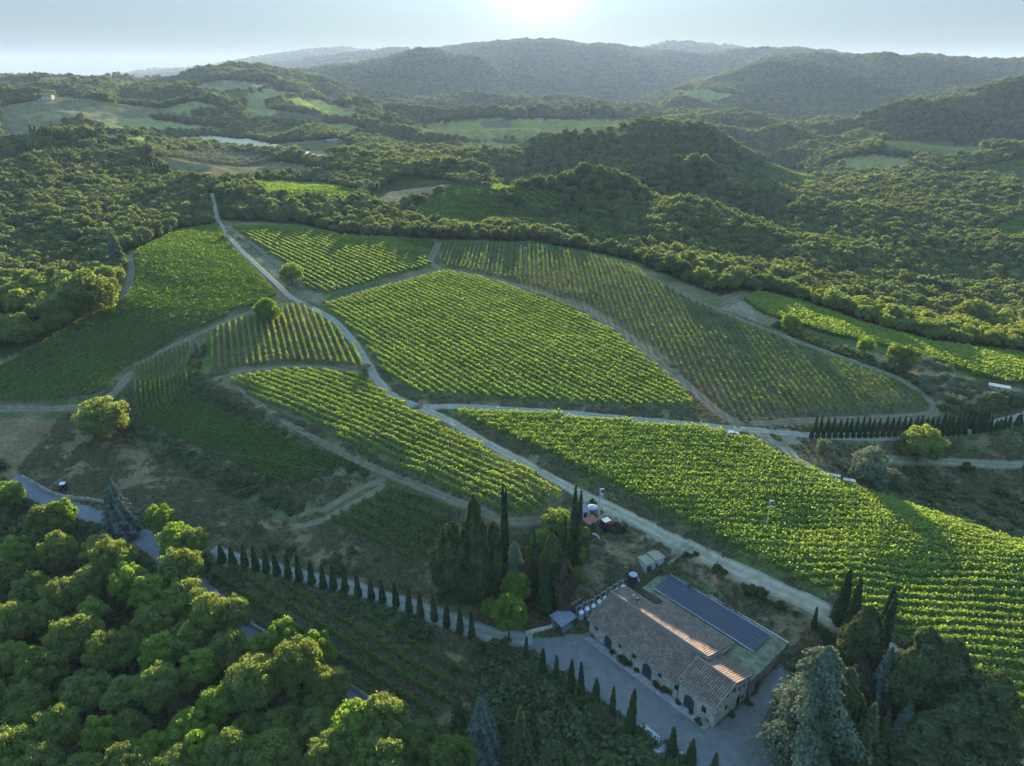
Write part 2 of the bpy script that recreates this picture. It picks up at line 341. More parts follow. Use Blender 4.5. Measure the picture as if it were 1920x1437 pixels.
# ------------------------------------------------------------------ materials
def mat_base(name):
    m = bpy.data.materials.new(name); m.use_nodes = True; t = m.node_tree; t.nodes.clear()
    o = t.nodes.new('ShaderNodeOutputMaterial'); return m, t, o
def N(t, kind, **kw):
    x = t.nodes.new(kind)
    for k, v in kw.items(): setattr(x, k, v)
    return x
def ramp(t, fac, stops):
    r = t.nodes.new('ShaderNodeValToRGB'); e = r.color_ramp.elements
    while len(e) > 1: e.remove(e[-1])
    e[0].position = stops[0][0]; e[0].color = (*stops[0][1], 1)
    for p, c in stops[1:]: x = e.new(p); x.color = (*c, 1)
    t.links.new(fac, r.inputs[0]); return r.outputs[0]
def mix(t, fac, a, b, mode='MIX'):
    x = t.nodes.new('ShaderNodeMix'); x.data_type = 'RGBA'; x.blend_type = mode
    for s, v in ((0, fac), (6, a), (7, b)):
        if hasattr(v, 'links') or hasattr(v, 'is_linked'): t.links.new(v, x.inputs[s])
        else: x.inputs[s].default_value = v if s == 0 else ((*v, 1) if len(v) == 3 else v)
    return x.outputs[2]
def noise(t, scale, detail=4, rough=.6, coord='Object', vec=None):
    if vec is None: vec = t.nodes.new('ShaderNodeTexCoord').outputs[coord]
    x = t.nodes.new('ShaderNodeTexNoise'); x.inputs['Scale'].default_value = scale; x.inputs['Detail'].default_value = detail; x.inputs['Roughness'].default_value = rough
    t.links.new(vec, x.inputs['Vector']); return x.outputs[0]
def plain(name, col, rough=.85, col2=None, scale=1.5, metal=0.0, bump=0.0, spec=.08):
    m, t, o = mat_base(name)
    if rough >= .5 and metal == 0: b = t.nodes.new('ShaderNodeBsdfDiffuse')
    else:
        b = t.nodes.new('ShaderNodeBsdfPrincipled'); b.inputs['Roughness'].default_value = rough; b.inputs['Metallic'].default_value = metal; b.inputs['Specular IOR Level'].default_value = spec
    nz = noise(t, scale)
    c2 = col2 or tuple(x * .72 for x in col)
    c = ramp(t, nz, [(.35, c2), (.65, col)]); t.links.new(c, b.inputs[0])
    if bump:
        bp = t.nodes.new('ShaderNodeBump'); bp.inputs['Strength'].default_value = bump; bp.inputs['Distance'].default_value = .1; t.links.new(noise(t, scale * 6), bp.inputs['Height']); t.links.new(bp.outputs[0], b.inputs['Normal'])
    t.links.new(b.outputs[0], o.inputs[0]); return m
def leafmat(name, dark, light, trans=.45, tcol=None, var=.35):
    """leaf: diffuse + translucent, tone per leaf and per plant"""
    m, t, o = mat_base(name)
    at = t.nodes.new('ShaderNodeAttribute'); at.attribute_name = 'tone'
    oi = t.nodes.new('ShaderNodeObjectInfo')
    ma = t.nodes.new('ShaderNodeMath'); ma.operation = 'MULTIPLY_ADD'; t.links.new(oi.outputs['Random'], ma.inputs[0]); ma.inputs[1].default_value = var; 
    mb = t.nodes.new('ShaderNodeMath'); mb.operation = 'MULTIPLY'; mb.inputs[1].default_value = 1 - var; t.links.new(at.outputs['Fac'], mb.inputs[0]); t.links.new(mb.outputs[0], ma.inputs[2])
    c = ramp(t, ma.outputs[0], [(0.05, dark), (.95, light)])
    d = t.nodes.new('ShaderNodeBsdfDiffuse'); t.links.new(c, d.inputs[0])
    tr = t.nodes.new('ShaderNodeBsdfTranslucent'); tc = mix(t, 1.0, c, tcol or (1.5, 1.6, .6), 'MULTIPLY'); t.links.new(tc, tr.inputs[0])
    mx = t.nodes.new('ShaderNodeMixShader'); mx.inputs[0].default_value = trans
    t.links.new(d.outputs[0], mx.inputs[1]); t.links.new(tr.outputs[0], mx.inputs[2]); t.links.new(mx.outputs[0], o.inputs[0])
    return m

# ------------------------------------------------------------------ fields (photo outlines)
FA = [(835,770),(960,775),(1100,787),(1250,800),(1330,808),(1420,830),(1480,865),(1560,902),(1640,930),(1760,970),(1860,1003),(1920,1022),(2040,1050),(2040,1420),(1905,1362),(1850,1325),(1780,1268),(1700,1205),(1640,1165),(1560,1125),(1450,1072),(1350,1018),(1250,965),(1150,915),(1050,865),(940,815)]
FC = [(608,570),(680,552),(760,528),(835,510),(900,523),(1000,553),(1080,585),(1150,625),(1220,680),(1280,730),(1308,765),(1200,765),(1000,755),(860,746),(780,742),(725,705),(700,670),(660,620),(625,590)]
FS = [(425,715),(470,704),(530,696),(600,697),(680,708),(740,750),(800,785),(900,838),(1000,890),(1065,928),(1050,942),(1010,972),(940,972),(860,930),(760,887),(660,838),(600,803),(540,782),(480,752)]
FM = [(397,622),(440,603),(500,585),(560,572),(600,592),(636,620),(662,650),(682,690),(600,682),(540,680),(450,690),(397,703)]
FL = [(252,475),(330,437),(412,423),(425,455),(465,492),(520,550),(524,560),(440,585),(350,628),(270,672),(222,700),(190,742),(100,756),(-80,758),(-80,725),(60,657),(160,600),(230,565),(256,530)]
FT = [(437,425),(560,425),(640,443),(760,450),(818,455),(800,488),(812,500),(740,518),(680,536),(620,552),(578,545),(552,512),(512,480),(470,450)]
FR = [(830,455),(990,458),(1090,475),(1180,500),(1300,567),(1400,612),(1500,652),(1600,688),(1690,722),(1733,760),(1738,775),(1600,782),(1480,786),(1398,784),(1330,738),(1260,676),(1180,616),(1100,570),(1000,538),(900,513),(838,500),(820,488)]
FU = [(1390,562),(1420,550),(1500,568),(1620,610),(1750,645),(1930,668),(2000,678),(2000,722),(1890,723),(1830,708),(1750,678),(1650,652),(1560,630),(1480,606),(1430,590)]
FD = [(612,975),(735,915),(800,935),(850,960),(840,1010),(800,1062),(700,1022)]
FW = [(403,1072),(425,1062),(470,1078),(560,1098),(700,1165),(800,1205),(885,1262),(850,1335),(800,1352),(740,1345),(385,1102)]
T_OUT = [(252,684),(252,769),(262,790),(350,834),(450,876),(545,917)]
T_IN = [(357,640),(354,690),(356,742),(385,764),(558,836),(668,878)]
FTER = T_OUT + T_IN[::-1]
FF1 = [(772,398),(850,347),(900,350),(985,402),(975,420),(900,432),(795,428)]
FF2 = [(893,345),(1052,362),(1040,402),(965,378)]
FF3 = [(470,340),(600,345),(685,362),(660,385),(560,378),(480,360)]
FF4 = [(1405,325),(1450,305),(1555,342),(1500,358)]
FF5 = [(1735,335),(1800,320),(1925,296),(1990,290),(1990,330),(1850,335)]
FF6 = [(780,255),(800,232),(900,222),(1180,226),(1195,238),(1120,252),(1010,262),(900,262)]
FF7 = [(512,183),(600,188),(700,222),(640,225),(540,200)]
FF8 = [(148,225),(260,220),(430,245),(330,250),(210,248)]
FF9 = [(172,250),(300,262),(310,270),(220,272)]
FF10 = [(1848,430),(1925,400),(1990,395),(1990,480),(1925,455)]
CLEAR = [(320,262),(390,255),(470,262),(560,280),(660,300),(600,300),(500,285),(380,275)]
CLEAR2 = [(505,270),(640,260),(665,285),(600,292)]
CLEAR3 = [(350,160),(430,150),(520,160),(480,172),(400,178)]
VALE = [(900,335),(950,345),(1000,352),(985,345),(930,333)]
PATCH = [[(455,178),(505,168),(560,176),(500,196),(520,215),(470,222)],[(40,215),(120,205),(210,212),(150,222),(60,235)],[(600,235),(650,232),(700,248),(640,256)],[(1240,172),(1320,168),(1400,182),(1320,196)],[(1560,300),(1640,290),(1720,300),(1700,322),(1600,325)],[(860,268),(930,265),(990,272),(940,290),(880,288)],[(300,205),(360,190),(420,200),(360,216)],[(1100,262),(1140,250),(1190,244),(1180,262)]]
OLV = [(275,295),(400,285),(500,300),(620,320),(620,335),(500,332),(400,345),(340,335)]
OLV2 = [(0,200),(120,180),(300,205),(430,230),(300,222),(140,225),(60,262),(0,270)]
OLV3 = [(560,292),(720,330),(830,345),(740,392),(700,385),(600,340)]
HOME = [(-1200,720),(-80,712),(60,650),(150,598),(222,562),(245,530),(240,472),(330,430),(395,420),(400,408),(440,415),(560,420),(640,439),(760,446),(830,450),(990,453),(1090,468),(1190,490),(1350,556),(1390,545),(1450,548),(1560,588),(1700,635),(1920,663),(2600,690)]
home_w = np.concatenate([np.array([G(a + (c - a) * i / 8, b + (d - b) * i / 8) for (a, b), (c, d) in zip(HOME[:-1], HOME[1:]) for i in range(8)]), [[900, 200], [900, 5], [-900, 5], [-900, 200]]])

ROADS = [  # name, label-free structure, centre line in the photo, widths, colour key
 ('gravel_road', [(397,362),(402,385),(408,412),(425,440),(450,468),(500,515),(545,558),(590,580),(628,602),(662,640),(688,680),(708,715),(738,745),(785,764)], 2.8, 3.4),
 ('gravel_road', [(785,764),(860,762),(960,768),(1100,778),(1250,792),(1400,806),(1520,817),(1620,819),(1750,813),(1850,800),(1925,778),(2000,760)], 3.6, 3.2),
 ('track_to_house', [(785,764),(840,787),(900,825),(1000,878),(1080,922),(1170,965),(1280,1022),(1400,1078),(1520,1130),(1600,1178),(1680,1225),(1760,1285),(1830,1345),(1905,1400),(1990,1455)], 3.4, 4.4),
 ('dirt_track', [(-60,766),(100,768),(180,760),(215,740),(245,700),(300,662),(365,630),(430,600),(500,577),(560,568),(592,578)], 4.2, 3.2),
 ('dirt_track', [(160,606),(215,575),(240,545),(247,505),(243,478)], 3.2, 3.6),
 ('dirt_track', [(600,576),(640,560),(700,540),(770,520),(830,506),(900,518),(1000,545),(1090,578),(1165,622),(1240,684),(1310,740),(1345,775),(1400,803)], 3.2, 4.5),
 ('dirt_track', [(824,456),(810,478),(806,495),(828,506)], 5, 4),
 ('dirt_track', [(1110,478),(1200,512),(1300,562),(1400,604),(1500,643),(1600,678),(1690,712),(1745,750),(1760,778),(1700,784),(1600,787),(1500,790),(1400,796)], 3.4, 3.6),
 ('dirt_track', [(1355,575),(1375,562),(1400,555)], 5, 6),
 ('dirt_track', [(392,714),(450,698),(530,688),(600,688),(680,700)], 3, 2.6),
 ('dirt_track', [(440,722),(520,785),(560,805),(640,852),(760,902),(880,950),(960,985),(1020,975),(1085,955)], 1.8, 2.6),
 ('dirt_track', [(600,960),(650,930),(700,900),(735,905),(660,945),(590,985),(540,990)], 2.4, 2.4),
 ('dirt_track', [(465,450),(500,480),(525,505),(545,535)], 2.6, 2.0),
 ('cypress_drive', [(395,1025),(420,1042),(480,1058),(600,1088),(700,1113),(800,1147),(900,1186),(960,1200),(1010,1200)], 3.0, 4.0),
 ('valley_road', [(20,895),(60,925),(110,950),(160,965),(230,985),(300,1030),(350,1085),(390,1125),(450,1175),(560,1240),(700,1330),(800,1400)], 5.5, 4.6),
 ('dirt_track', [(700,385),(722,368),(745,385),(790,368),(842,346)], 3, 4),
 ('farm_track', [(1420,812),(1460,832),(1490,862),(1560,898),(1640,925),(1760,966),(1860,1000),(1990,1035)], 3.4, 2.6),
 ('farm_track', [(1640,862),(1750,864),(1850,872),(1960,872)], 3.0, 3.0),
 ('farm_track', [(1390,300),(1430,318),(1450,305)], 4.0, 4.0),
 ('farm_track', [(1690,320),(1800,335),(1920,322)], 4.0, 4.0),
 ('dirt_track', [(1745,755),(1790,770),(1840,745),(1880,728),(1925,735)], 2.6, 3.0),
 ('dirt_track', [(1860,440),(1925,460)], 4, 4),
]
def polyline(px, step=6.0):
    P_ = []
    for (a, b), (c, d) in zip(px[:-1], px[1:]):
        m = max(1, int(math.hypot(c - a, d - b) / 8))
        for i in range(m): P_.append(G(a + (c - a) * i / m, b + (d - b) * i / m))
    P_.append(G(*px[-1])); P_ = np.array(P_)
    L = np.concatenate([[0], np.cumsum(np.hypot(*np.diff(P_, axis=0).T))]); m = max(3, int(L[-1] / 1.2)); s = np.linspace(0, L[-1], m)
    X = np.interp(s, L, P_[:, 0]); Y = np.interp(s, L, P_[:, 1])
    k = 9; ker = np.ones(k) / k
    if m > 20:
        Xp = np.pad(X, k // 2, mode='edge'); Yp = np.pad(Y, k // 2, mode='edge'); X = np.convolve(Xp, ker, 'valid'); Y = np.convolve(Yp, ker, 'valid')
    return X, Y, s / max(L[-1], 1e-6)

C_SOIL = (.150, .108, .070); C_DRY = (.140, .108, .064); C_GRASS = (.055, .078, .026); C_SCRUB = (.050, .070, .030)
C_FOR = (.026, .036, .014); C_BROWN = (.13, .088, .056); C_TRACK = (.215, .180, .135); C_GRAV = (.33, .305, .265); C_CLEAR = (.42, .34, .22)
C_FIELD = (.055, .085, .022); C_PALE = (.20, .17, .10)
near = YG < 470
COLG = np.empty((NQ, NP_, 3)); 
farf = fbm(XG / 90, YG / 130, 4, 21)[..., None]
COLG[:] = np.array(C_FOR)
COLG += np.clip(farf - .62, 0, 1) * np.array([.25, .22, .08])
hm = inside(XG, YG, home_w)
g1 = fbm(XG / 9, YG / 9, 4, 31)[..., None]; g2 = fbm(XG / 26, YG / 26, 3, 41)[..., None]
gr = np.array(C_GRASS) * (1 - np.clip((g1 + g2 - .85) * 2.2, 0, 1)) + np.array(C_DRY) * np.clip((g1 + g2 - .85) * 2.2, 0, 1)
COLG[hm] = gr[hm]
def zone(px, c, c2=None, amt=1.0, world=None):
    pg = poly(px) if world is None else world
    m = inside(XG, YG, pg)
    a = np.array(c); b = np.array(c2 if c2 else c)
    k = np.clip((g1[m] - .2) * 1.6, 0, 1)
    COLG[m] = COLG[m] * (1 - amt) + (a * (1 - k) + b * k) * amt
zone([(0,785),(180,785),(240,830),(330,880),(400,930),(470,975),(560,985),(700,985),(620,1000),(800,1075),(900,1130),(900,1170),(700,1100),(600,1080),(420,1030),(250,960),(60,920),(-60,850),(-60,790)], C_BROWN, C_DRY)
zone([(205,740),(245,700),(252,790),(350,840),(450,880),(560,925),(560,965),(500,970),(400,920),(300,870),(220,820),(200,790)], C_SCRUB, C_GRASS)
zone([(370,720),(420,725),(560,815),(700,880),(760,915),(700,900),(560,832),(385,762),(352,745),(352,640),(390,620)], C_SCRUB, C_DRY)
zone([(735,905),(960,985),(1080,960),(1010,1080),(940,1180),(800,1130),(840,1010),(850,960)], C_BROWN, C_SCRUB)
zone([(385,1110),(405,1060),(600,1100),(900,1200),(960,1320),(820,1420),(700,1400)], C_BROWN, C_GRASS)
zone([(600,1115),(690,1150),(790,1200),(800,1180),(700,1130),(620,1105)], C_SCRUB, C_FOR)
zone([(800,1180),(900,1200),(940,1280),(880,1290),(800,1210)], C_BROWN, C_PALE, .8)
zone([(1105,1010),(1200,1015),(1260,1040),(1200,1090),(1080,1150),(1060,1100)], C_BROWN, C_DRY)
zone([(1260,1030),(1330,1060),(1450,1120),(1560,1180),(1560,1240),(1480,1210),(1400,1150),(1250,1070)], C_DRY, C_BROWN)
zone([(1240,1060),(1290,1075),(1420,1165),(1470,1200),(1430,1200),(1330,1120),(1240,1075)], C_GRASS, C_SCRUB)
zone([(1085,935),(1135,940),(1260,1000),(1330,1040),(1330,1060),(1260,1035),(1200,1010),(1110,985),(1080,965)], C_TRACK, C_PALE)
zone([(1330,1040),(1450,1095),(1560,1150),(1600,1200),(1560,1190),(1430,1120),(1320,1060)], C_DRY, C_PALE)
zone([(760,745),(1000,757),(1310,768),(1400,790),(1400,800),(1250,788),(1100,776),(960,766),(860,760),(780,762)], C_BROWN, C_DRY)
zone([(1400,795),(1740,780),(1760,790),(1920,770),(1990,780),(1990,830),(1800,835),(1560,850),(1500,835)], C_SCRUB, C_DRY)
zone([(1520,850),(1990,845),(1990,1030),(1900,1005),(1760,960),(1640,910),(1560,880)], C_SCRUB, C_BROWN)
zone([(1390,810),(1520,822),(1545,860),(1560,895),(1480,860),(1420,828)], C_TRACK, C_PALE)
zone([(1560,640),(1650,665),(1750,690),(1830,720),(1880,735),(1800,765),(1745,755),(1700,715),(1620,680),(1540,648)], C_PALE, C_DRY)
zone([(1455,600),(1560,638),(1700,700),(1740,740),(1700,716),(1600,672),(1500,636),(1440,612)], C_SCRUB, C_FOR)
zone([(1350,580),(1370,560),(1400,553),(1480,605),(1440,612),(1400,596)], C_TRACK, C_DRY)
zone([(415,420),(440,430),(470,455),(520,480),(552,512),(578,545),(620,556),(600,572),(560,560),(500,505),(440,455)], C_SCRUB, C_TRACK)
zone(FA, (.095, .115, .040), (.08, .11, .035)); zone(FC, (.10, .105, .048), (.08, .10, .04)); zone(FS, (.115, .098, .06), (.08, .085, .04))
zone(FM, (.105, .075, .048), (.085, .066, .04)); zone(FL, (.095, .088, .052), (.075, .08, .042)); zone(FT, (.105, .092, .055), (.08, .082, .042))
zone(FR, (.095, .074, .050), (.075, .064, .04)); zone(FU, (.05, .08, .02), (.07, .08, .03)); zone(FD, (.08, .055, .035), (.045, .06, .022))
zone(FW, (.075, .052, .033), (.045, .055, .022)); zone(FTER, (.16, .125, .085), (.12, .10, .06))
for f in (FF1, FF2, FF3, FF4, FF5, FF10): zone(f, (.075, .105, .028), (.095, .12, .035))
zone(FF6, (.22, .20, .055), (.10, .105, .035)); zone(FF7, (.29, .27, .06), (.17, .165, .045)); zone(FF8, (.17, .19, .07)); zone(FF9, (.18, .20, .07))
zone([(450,200),(600,215),(610,235),(470,225)], (.07, .075, .035)); zone([(1230,255),(1200,235),(1170,230),(1140,250)], (.1,.14,.04), None, .6)
zone([(900,228),(960,222),(960,240),(905,240)], (.10,.09,.05))
zone([(1640,262),(1760,265),(1900,285),(1760,300),(1660,285)], (.055,.075,.03)); zone([(1150,158),(1240,165),(1320,180),(1200,176)], (.07,.08,.035), None, .5)
[zone(f_, (.20, .19, .065), (.13, .12, .055)) for f_ in PATCH]; zone(CLEAR, (.50, .40, .27), C_CLEAR); zone(CLEAR2, (.10, .09, .05), (.08,.08,.04)); zone(CLEAR3, C_PALE, (.10,.09,.05)); zone(VALE, C_PALE, C_DRY)
zone([(620,150),(720,140),(760,165),(720,215),(620,190),(560,170)], (.055,.065,.03),(.05,.06,.025),.8)
zone([(730,360),(850,345),(760,390),(690,390)], C_DRY, C_PALE)
for f in (OLV, OLV2): zone(f, C_PALE, (.09, .085, .045), .7)
# fade of dry strips along tracks
for nm, px, w0, w1 in ROADS:
    pass
me = grid_mesh('ground', XG, YG, ZG)
ca = me.color_attributes.new('Col', 'FLOAT_COLOR', 'POINT')
ca.data.foreach_set('color', np.concatenate([COLG, np.ones((NQ, NP_, 1))], -1).astype(np.float32).reshape(-1))
m, t, o = mat_base('ground_soil_grass')
at = t.nodes.new('ShaderNodeAttribute'); at.attribute_name = 'Col'
nz = noise(t, .9, 6, .65); nz2 = noise(t, .12, 5, .6)
k = ramp(t, nz, [(.3, (.55, .55, .55)), (.7, (1.45, 1.4, 1.3))]); k2 = ramp(t, nz2, [(.3, (.7, .78, .7)), (.7, (1.3, 1.22, 1.2))])
c = mix(t, 1.0, mix(t, 1.0, at.outputs['Color'], k, 'MULTIPLY'), k2, 'MULTIPLY')
b = t.nodes.new('ShaderNodeBsdfDiffuse')
t.links.new(c, b.inputs['Color'])
bp = t.nodes.new('ShaderNodeBump'); bp.inputs['Strength'].default_value = .6; bp.inputs['Distance'].default_value = .25
t.links.new(nz, bp.inputs['Height']); t.links.new(bp.outputs[0], b.inputs['Normal']); t.links.new(b.outputs[0], o.inputs[0])
tag(link('ground', me, m), kind='structure')

# roads and tracks as thin sheets that follow the ground
def roadmat(name, a, b_, wheel=True):
    m, t, o = mat_base(name); b = t.nodes.new('ShaderNodeBsdfDiffuse')
    c = ramp(t, noise(t, .5, 8, .7), [(.32, b_), (.66, a)])
    if wheel:
        at = t.nodes.new('ShaderNodeAttribute'); at.attribute_name = 'across'
        r = ramp(t, at.outputs['Fac'], [(0, (.72, .72, .66)), (.16, (.85, .86, .8)), (.27, (1.12, 1.12, 1.12)), (.42, (.80, .86, .72)), (.58, (.80, .86, .72)), (.73, (1.12, 1.12, 1.12)), (.84, (.85, .86, .8)), (1, (.72, .72, .66))])
        c = mix(t, .8, c, r, 'MULTIPLY')
    t.links.new(c, b.inputs['Color']); t.links.new(b.outputs[0], o.inputs[0]); return m
RM = {'gravel_road': roadmat('pale_gravel', (.29, .25, .20), (.185, .16, .12)), 'dirt_track': roadmat('dirt', (.185, .145, .10), (.095, .08, .052)),
      'farm_track': roadmat('dry_track', (.22, .19, .13), (.12, .11, .07)), 'cypress_drive': roadmat('drive_gravel', (.24, .23, .205), (.16, .155, .14)),
      'track_to_house': roadmat('worn_gravel', (.33, .275, .205), (.20, .16, .115)), 'valley_road': roadmat('asphalt', (.15, .15, .155), (.10, .10, .105), False)}
ROADW = []
for ri, (nm, px, w0, w1) in enumerate(ROADS):
    X, Y, s = polyline(px); wd = w0 + (w1 - w0) * s
    wd = wd * (1 + .16 * (fbm(s * 40 + ri * 7, s * 0, 3, 3) - .5) * 2)
    dx = np.gradient(X); dy = np.gradient(Y); L = np.hypot(dx, dy) + 1e-9; nx, ny = -dy / L, dx / L
    k = np.linspace(-.5, .5, 9)[None, :]; XX = X[:, None] + nx[:, None] * k * wd[:, None]; YY = Y[:, None] + ny[:, None] * k * wd[:, None]
    ZZ = hgt(XX, YY) + np.clip(.07 + YY / 4000, .07, .5) + ri * .004; ZZ[:, 0] -= .12; ZZ[:, -1] -= .12
    me = grid_mesh(nm, XX, YY, ZZ); a = me.attributes.new('across', 'FLOAT', 'POINT'); a.data.foreach_set('value', np.repeat((k + .5), len(X), 0).astype(np.float32).reshape(-1))
    tag(link(nm, me, RM[nm]), kind='structure'); ROADW.append((X, Y, wd))
# gravel yard round the house
YARD = [(960,1195),(1010,1196),(1060,1190),(1105,1185),(1130,1180),(1336,1362),(1406,1306),(1460,1240),(1500,1265),(1460,1300),(1440,1345),(1436,1390),(1460,1425),(1520,1470),(1340,1470),(1270,1420),(1190,1362),(1110,1308),(1040,1262),(985,1222)]
yg = poly(YARD, 8); 
xs = np.arange(yg[:, 0].min(), yg[:, 0].max(), .5); ys = np.arange(yg[:, 1].min(), yg[:, 1].max(), .5)
GX, GY = np.meshgrid(xs, ys); ins = inside(GX, GY, yg)
idx = -np.ones(GX.shape, int); q = ins[:-1, :-1] & ins[1:, :-1] & ins[:-1, 1:] & ins[1:, 1:]
use = np.zeros(GX.shape, bool); use[:-1, :-1] |= q; use[1:, :-1] |= q; use[:-1, 1:] |= q; use[1:, 1:] |= q
idx[use] = np.arange(use.sum()); gz = hgt(GX, GY) + .10
me = bpy.data.meshes.new('gravel_yard'); ij = np.argwhere(q)
me.from_pydata(np.stack([GX[use], GY[use], gz[use]], 1).tolist(), [], [(int(idx[i, j]), int(idx[i, j+1]), int(idx[i+1, j+1]), int(idx[i+1, j])) for i, j in ij]); me.update()
tag(link('gravel_yard', me, roadmat('yard_gravel', (.14, .136, .128), (.095, .092, .086), False)), kind='structure')

# ------------------------------------------------------------------ vines
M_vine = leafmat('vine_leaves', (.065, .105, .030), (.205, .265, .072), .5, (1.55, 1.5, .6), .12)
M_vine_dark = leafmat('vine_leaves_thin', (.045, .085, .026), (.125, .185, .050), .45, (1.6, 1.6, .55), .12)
M_post = plain('post_wood', (.20, .17, .13))
ROWS = []     # (distance, length, build args)
def row_points(X, Y, step=1.0):
    L = np.concatenate([[0], np.cumsum(np.hypot(np.diff(X), np.diff(Y)))]); n = max(2, int(L[-1] / step) + 1); s = np.linspace(0, L[-1], n)
    return np.interp(s, L, X), np.interp(s, L, Y), L[-1]
def add_row(X, Y, st):
    X, Y, L = row_points(np.asarray(X), np.asarray(Y))
    if L < 3: return
    ROWS.append(dict(X=X, Y=Y, L=L, d=float(np.hypot(X, Y).min()), st=st))
def field(px, d0, d1, spacing, st, jit=.0):
    pg = poly(px, 10); a = G(*d0); b = G(*d1); d = (b - a) / np.linalg.norm(b - a); nrm = np.array([-d[1], d[0]])
    s = pg @ d; c = pg @ nrm; off = (a @ nrm) % spacing; k = np.arange(math.floor(c.min() / spacing), math.ceil(c.max() / spacing) + 1) * spacing + off
    for ck in k:
        xs_ = []
        for i in range(len(pg)):
            c1, c2 = c[i - 1], c[i]
            if (c1 > ck) != (c2 > ck): xs_.append(s[i - 1] + (s[i] - s[i - 1]) * (ck - c1) / (c2 - c1))
        xs_.sort()
        for s0, s1 in zip(xs_[::2], xs_[1::2]):
            s0 += rng.uniform(.2, 1.2); s1 -= rng.uniform(.2, 1.2)
            if s1 - s0 > 3:
                n_ = max(2, int((s1 - s0) / 2)); ss = np.linspace(s0, s1, n_); pp = ss[:, None] * d + ck * nrm
                add_row(pp[:, 0], pp[:, 1], st)
def ruled(a, b, n, st):
    def rs(px):
        X, Y, s = polyline(px); return np.stack([X, Y], 1), s
    A_, sa = rs(a); B_, sb = rs(b); ss = np.linspace(0, 1, 120)
    # match by arc length of the bend: use vertex-wise fractions
    def fr(px):
        w_ = np.array([G(*q_) for q_ in px]); L = np.concatenate([[0], np.cumsum(np.hypot(*np.diff(w_, axis=0).T))]); f = np.linspace(0, 1, len(px)); 
        return np.stack([np.interp(ss, f, w_[:, 0]), np.interp(ss, f, w_[:, 1])], 1)
    PA, PB = fr(a), fr(b)
    ker = np.ones(13) / 13
    for i in range(n):
        k = (i + .5) / n; Q = PA * (1 - k) + PB * k
        Qx = np.convolve(np.pad(Q[:, 0], 6, mode='edge'), ker, 'valid'); Qy = np.convolve(np.pad(Q[:, 1], 6, mode='edge'), ker, 'valid')
        add_row(Qx, Qy, st)
#            name            leaves/m, leaf, side spread, height lo/hi, shoots, gaps, material, label, group
ST = {
 'A': dict(n=66, sz=.38, sig=.58, lo=.55, hi=1.75, gap=.10, mat=M_vine, label='row of dense bright vines in the wide sunlit vineyard right of the gravel road'),
 'S': dict(n=50, sz=.36, sig=.32, lo=.5, hi=1.7, gap=.16, mat=M_vine, label='row of bright vines in the slanting strip left of the lower gravel road'),
 'C': dict(n=32, sz=.40, sig=.30, lo=.5, hi=1.75, gap=.10, mat=M_vine, label='row of vines in the large central vineyard enclosed by gravel roads'),
 'R': dict(n=13, sz=.40, sig=.18, lo=.5, hi=1.7, gap=.35, mat=M_vine_dark, label='thin row of vines in the long brownish vineyard above the right cypress avenue'),
 'M': dict(n=30, sz=.38, sig=.20, lo=.6, hi=1.7, gap=.22, mat=M_vine, label='widely spaced row of vines in the small fan shaped vineyard'),
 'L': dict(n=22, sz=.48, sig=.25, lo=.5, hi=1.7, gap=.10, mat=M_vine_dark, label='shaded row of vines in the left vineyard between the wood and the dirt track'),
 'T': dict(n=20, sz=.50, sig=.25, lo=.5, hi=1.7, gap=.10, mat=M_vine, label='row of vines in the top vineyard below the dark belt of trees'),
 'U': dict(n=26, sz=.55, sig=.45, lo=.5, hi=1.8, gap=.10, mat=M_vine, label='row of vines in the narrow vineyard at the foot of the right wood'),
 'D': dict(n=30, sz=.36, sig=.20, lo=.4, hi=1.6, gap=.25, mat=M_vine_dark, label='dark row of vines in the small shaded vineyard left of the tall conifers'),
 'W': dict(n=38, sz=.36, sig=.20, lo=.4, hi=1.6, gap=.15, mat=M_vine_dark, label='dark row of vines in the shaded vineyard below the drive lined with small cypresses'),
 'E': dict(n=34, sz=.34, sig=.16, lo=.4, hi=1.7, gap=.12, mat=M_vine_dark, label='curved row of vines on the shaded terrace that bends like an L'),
}
field(FA, (1660,1165), (1900,1180), 2.55, 'A')
field(FC, (960,617), (1252,750), 2.6, 'C')
field(FS, (478,746), (981,969), 2.55, 'S')
field(FM, (556,600), (577,668), 2.4, 'M')
field(FL, (120,710), (225,667), 2.5, 'L')
field(FT, (525,493), (613,540), 3.2, 'T')
field(FR, (1177,506), (1230,633), 2.35, 'R')
field(FU, (1450,572), (1800,672), 2.7, 'U')
field(FD, (640,965), (800,1040), 2.6, 'D')
field(FW, (402,1080), (824,1346), 3.4, 'W')
ruled(T_OUT, T_IN, 12, 'E')
st_ = dict(ST['U']); st_.update(n=9, sz=.9, far=1); ST['F'] = st_
for f, d0, d1, sp in ((FF1,(800,400),(930,415),4.2),(FF2,(900,350),(1040,395),4.2),(FF3,(500,350),(650,375),4.2),(FF4,(1440,330),(1520,345),6),(FF5,(1750,330),(1920,305),7),(FF10,(1860,430),(1925,420),5)): field(f, d0, d1, sp, 'F')
for r in ROWS:                                   # how large it shows
    r['show'] = r['L'] / r['d'] if r['st'] != 'F' else 0
ROWS.sort(key=lambda r: -r['show'])
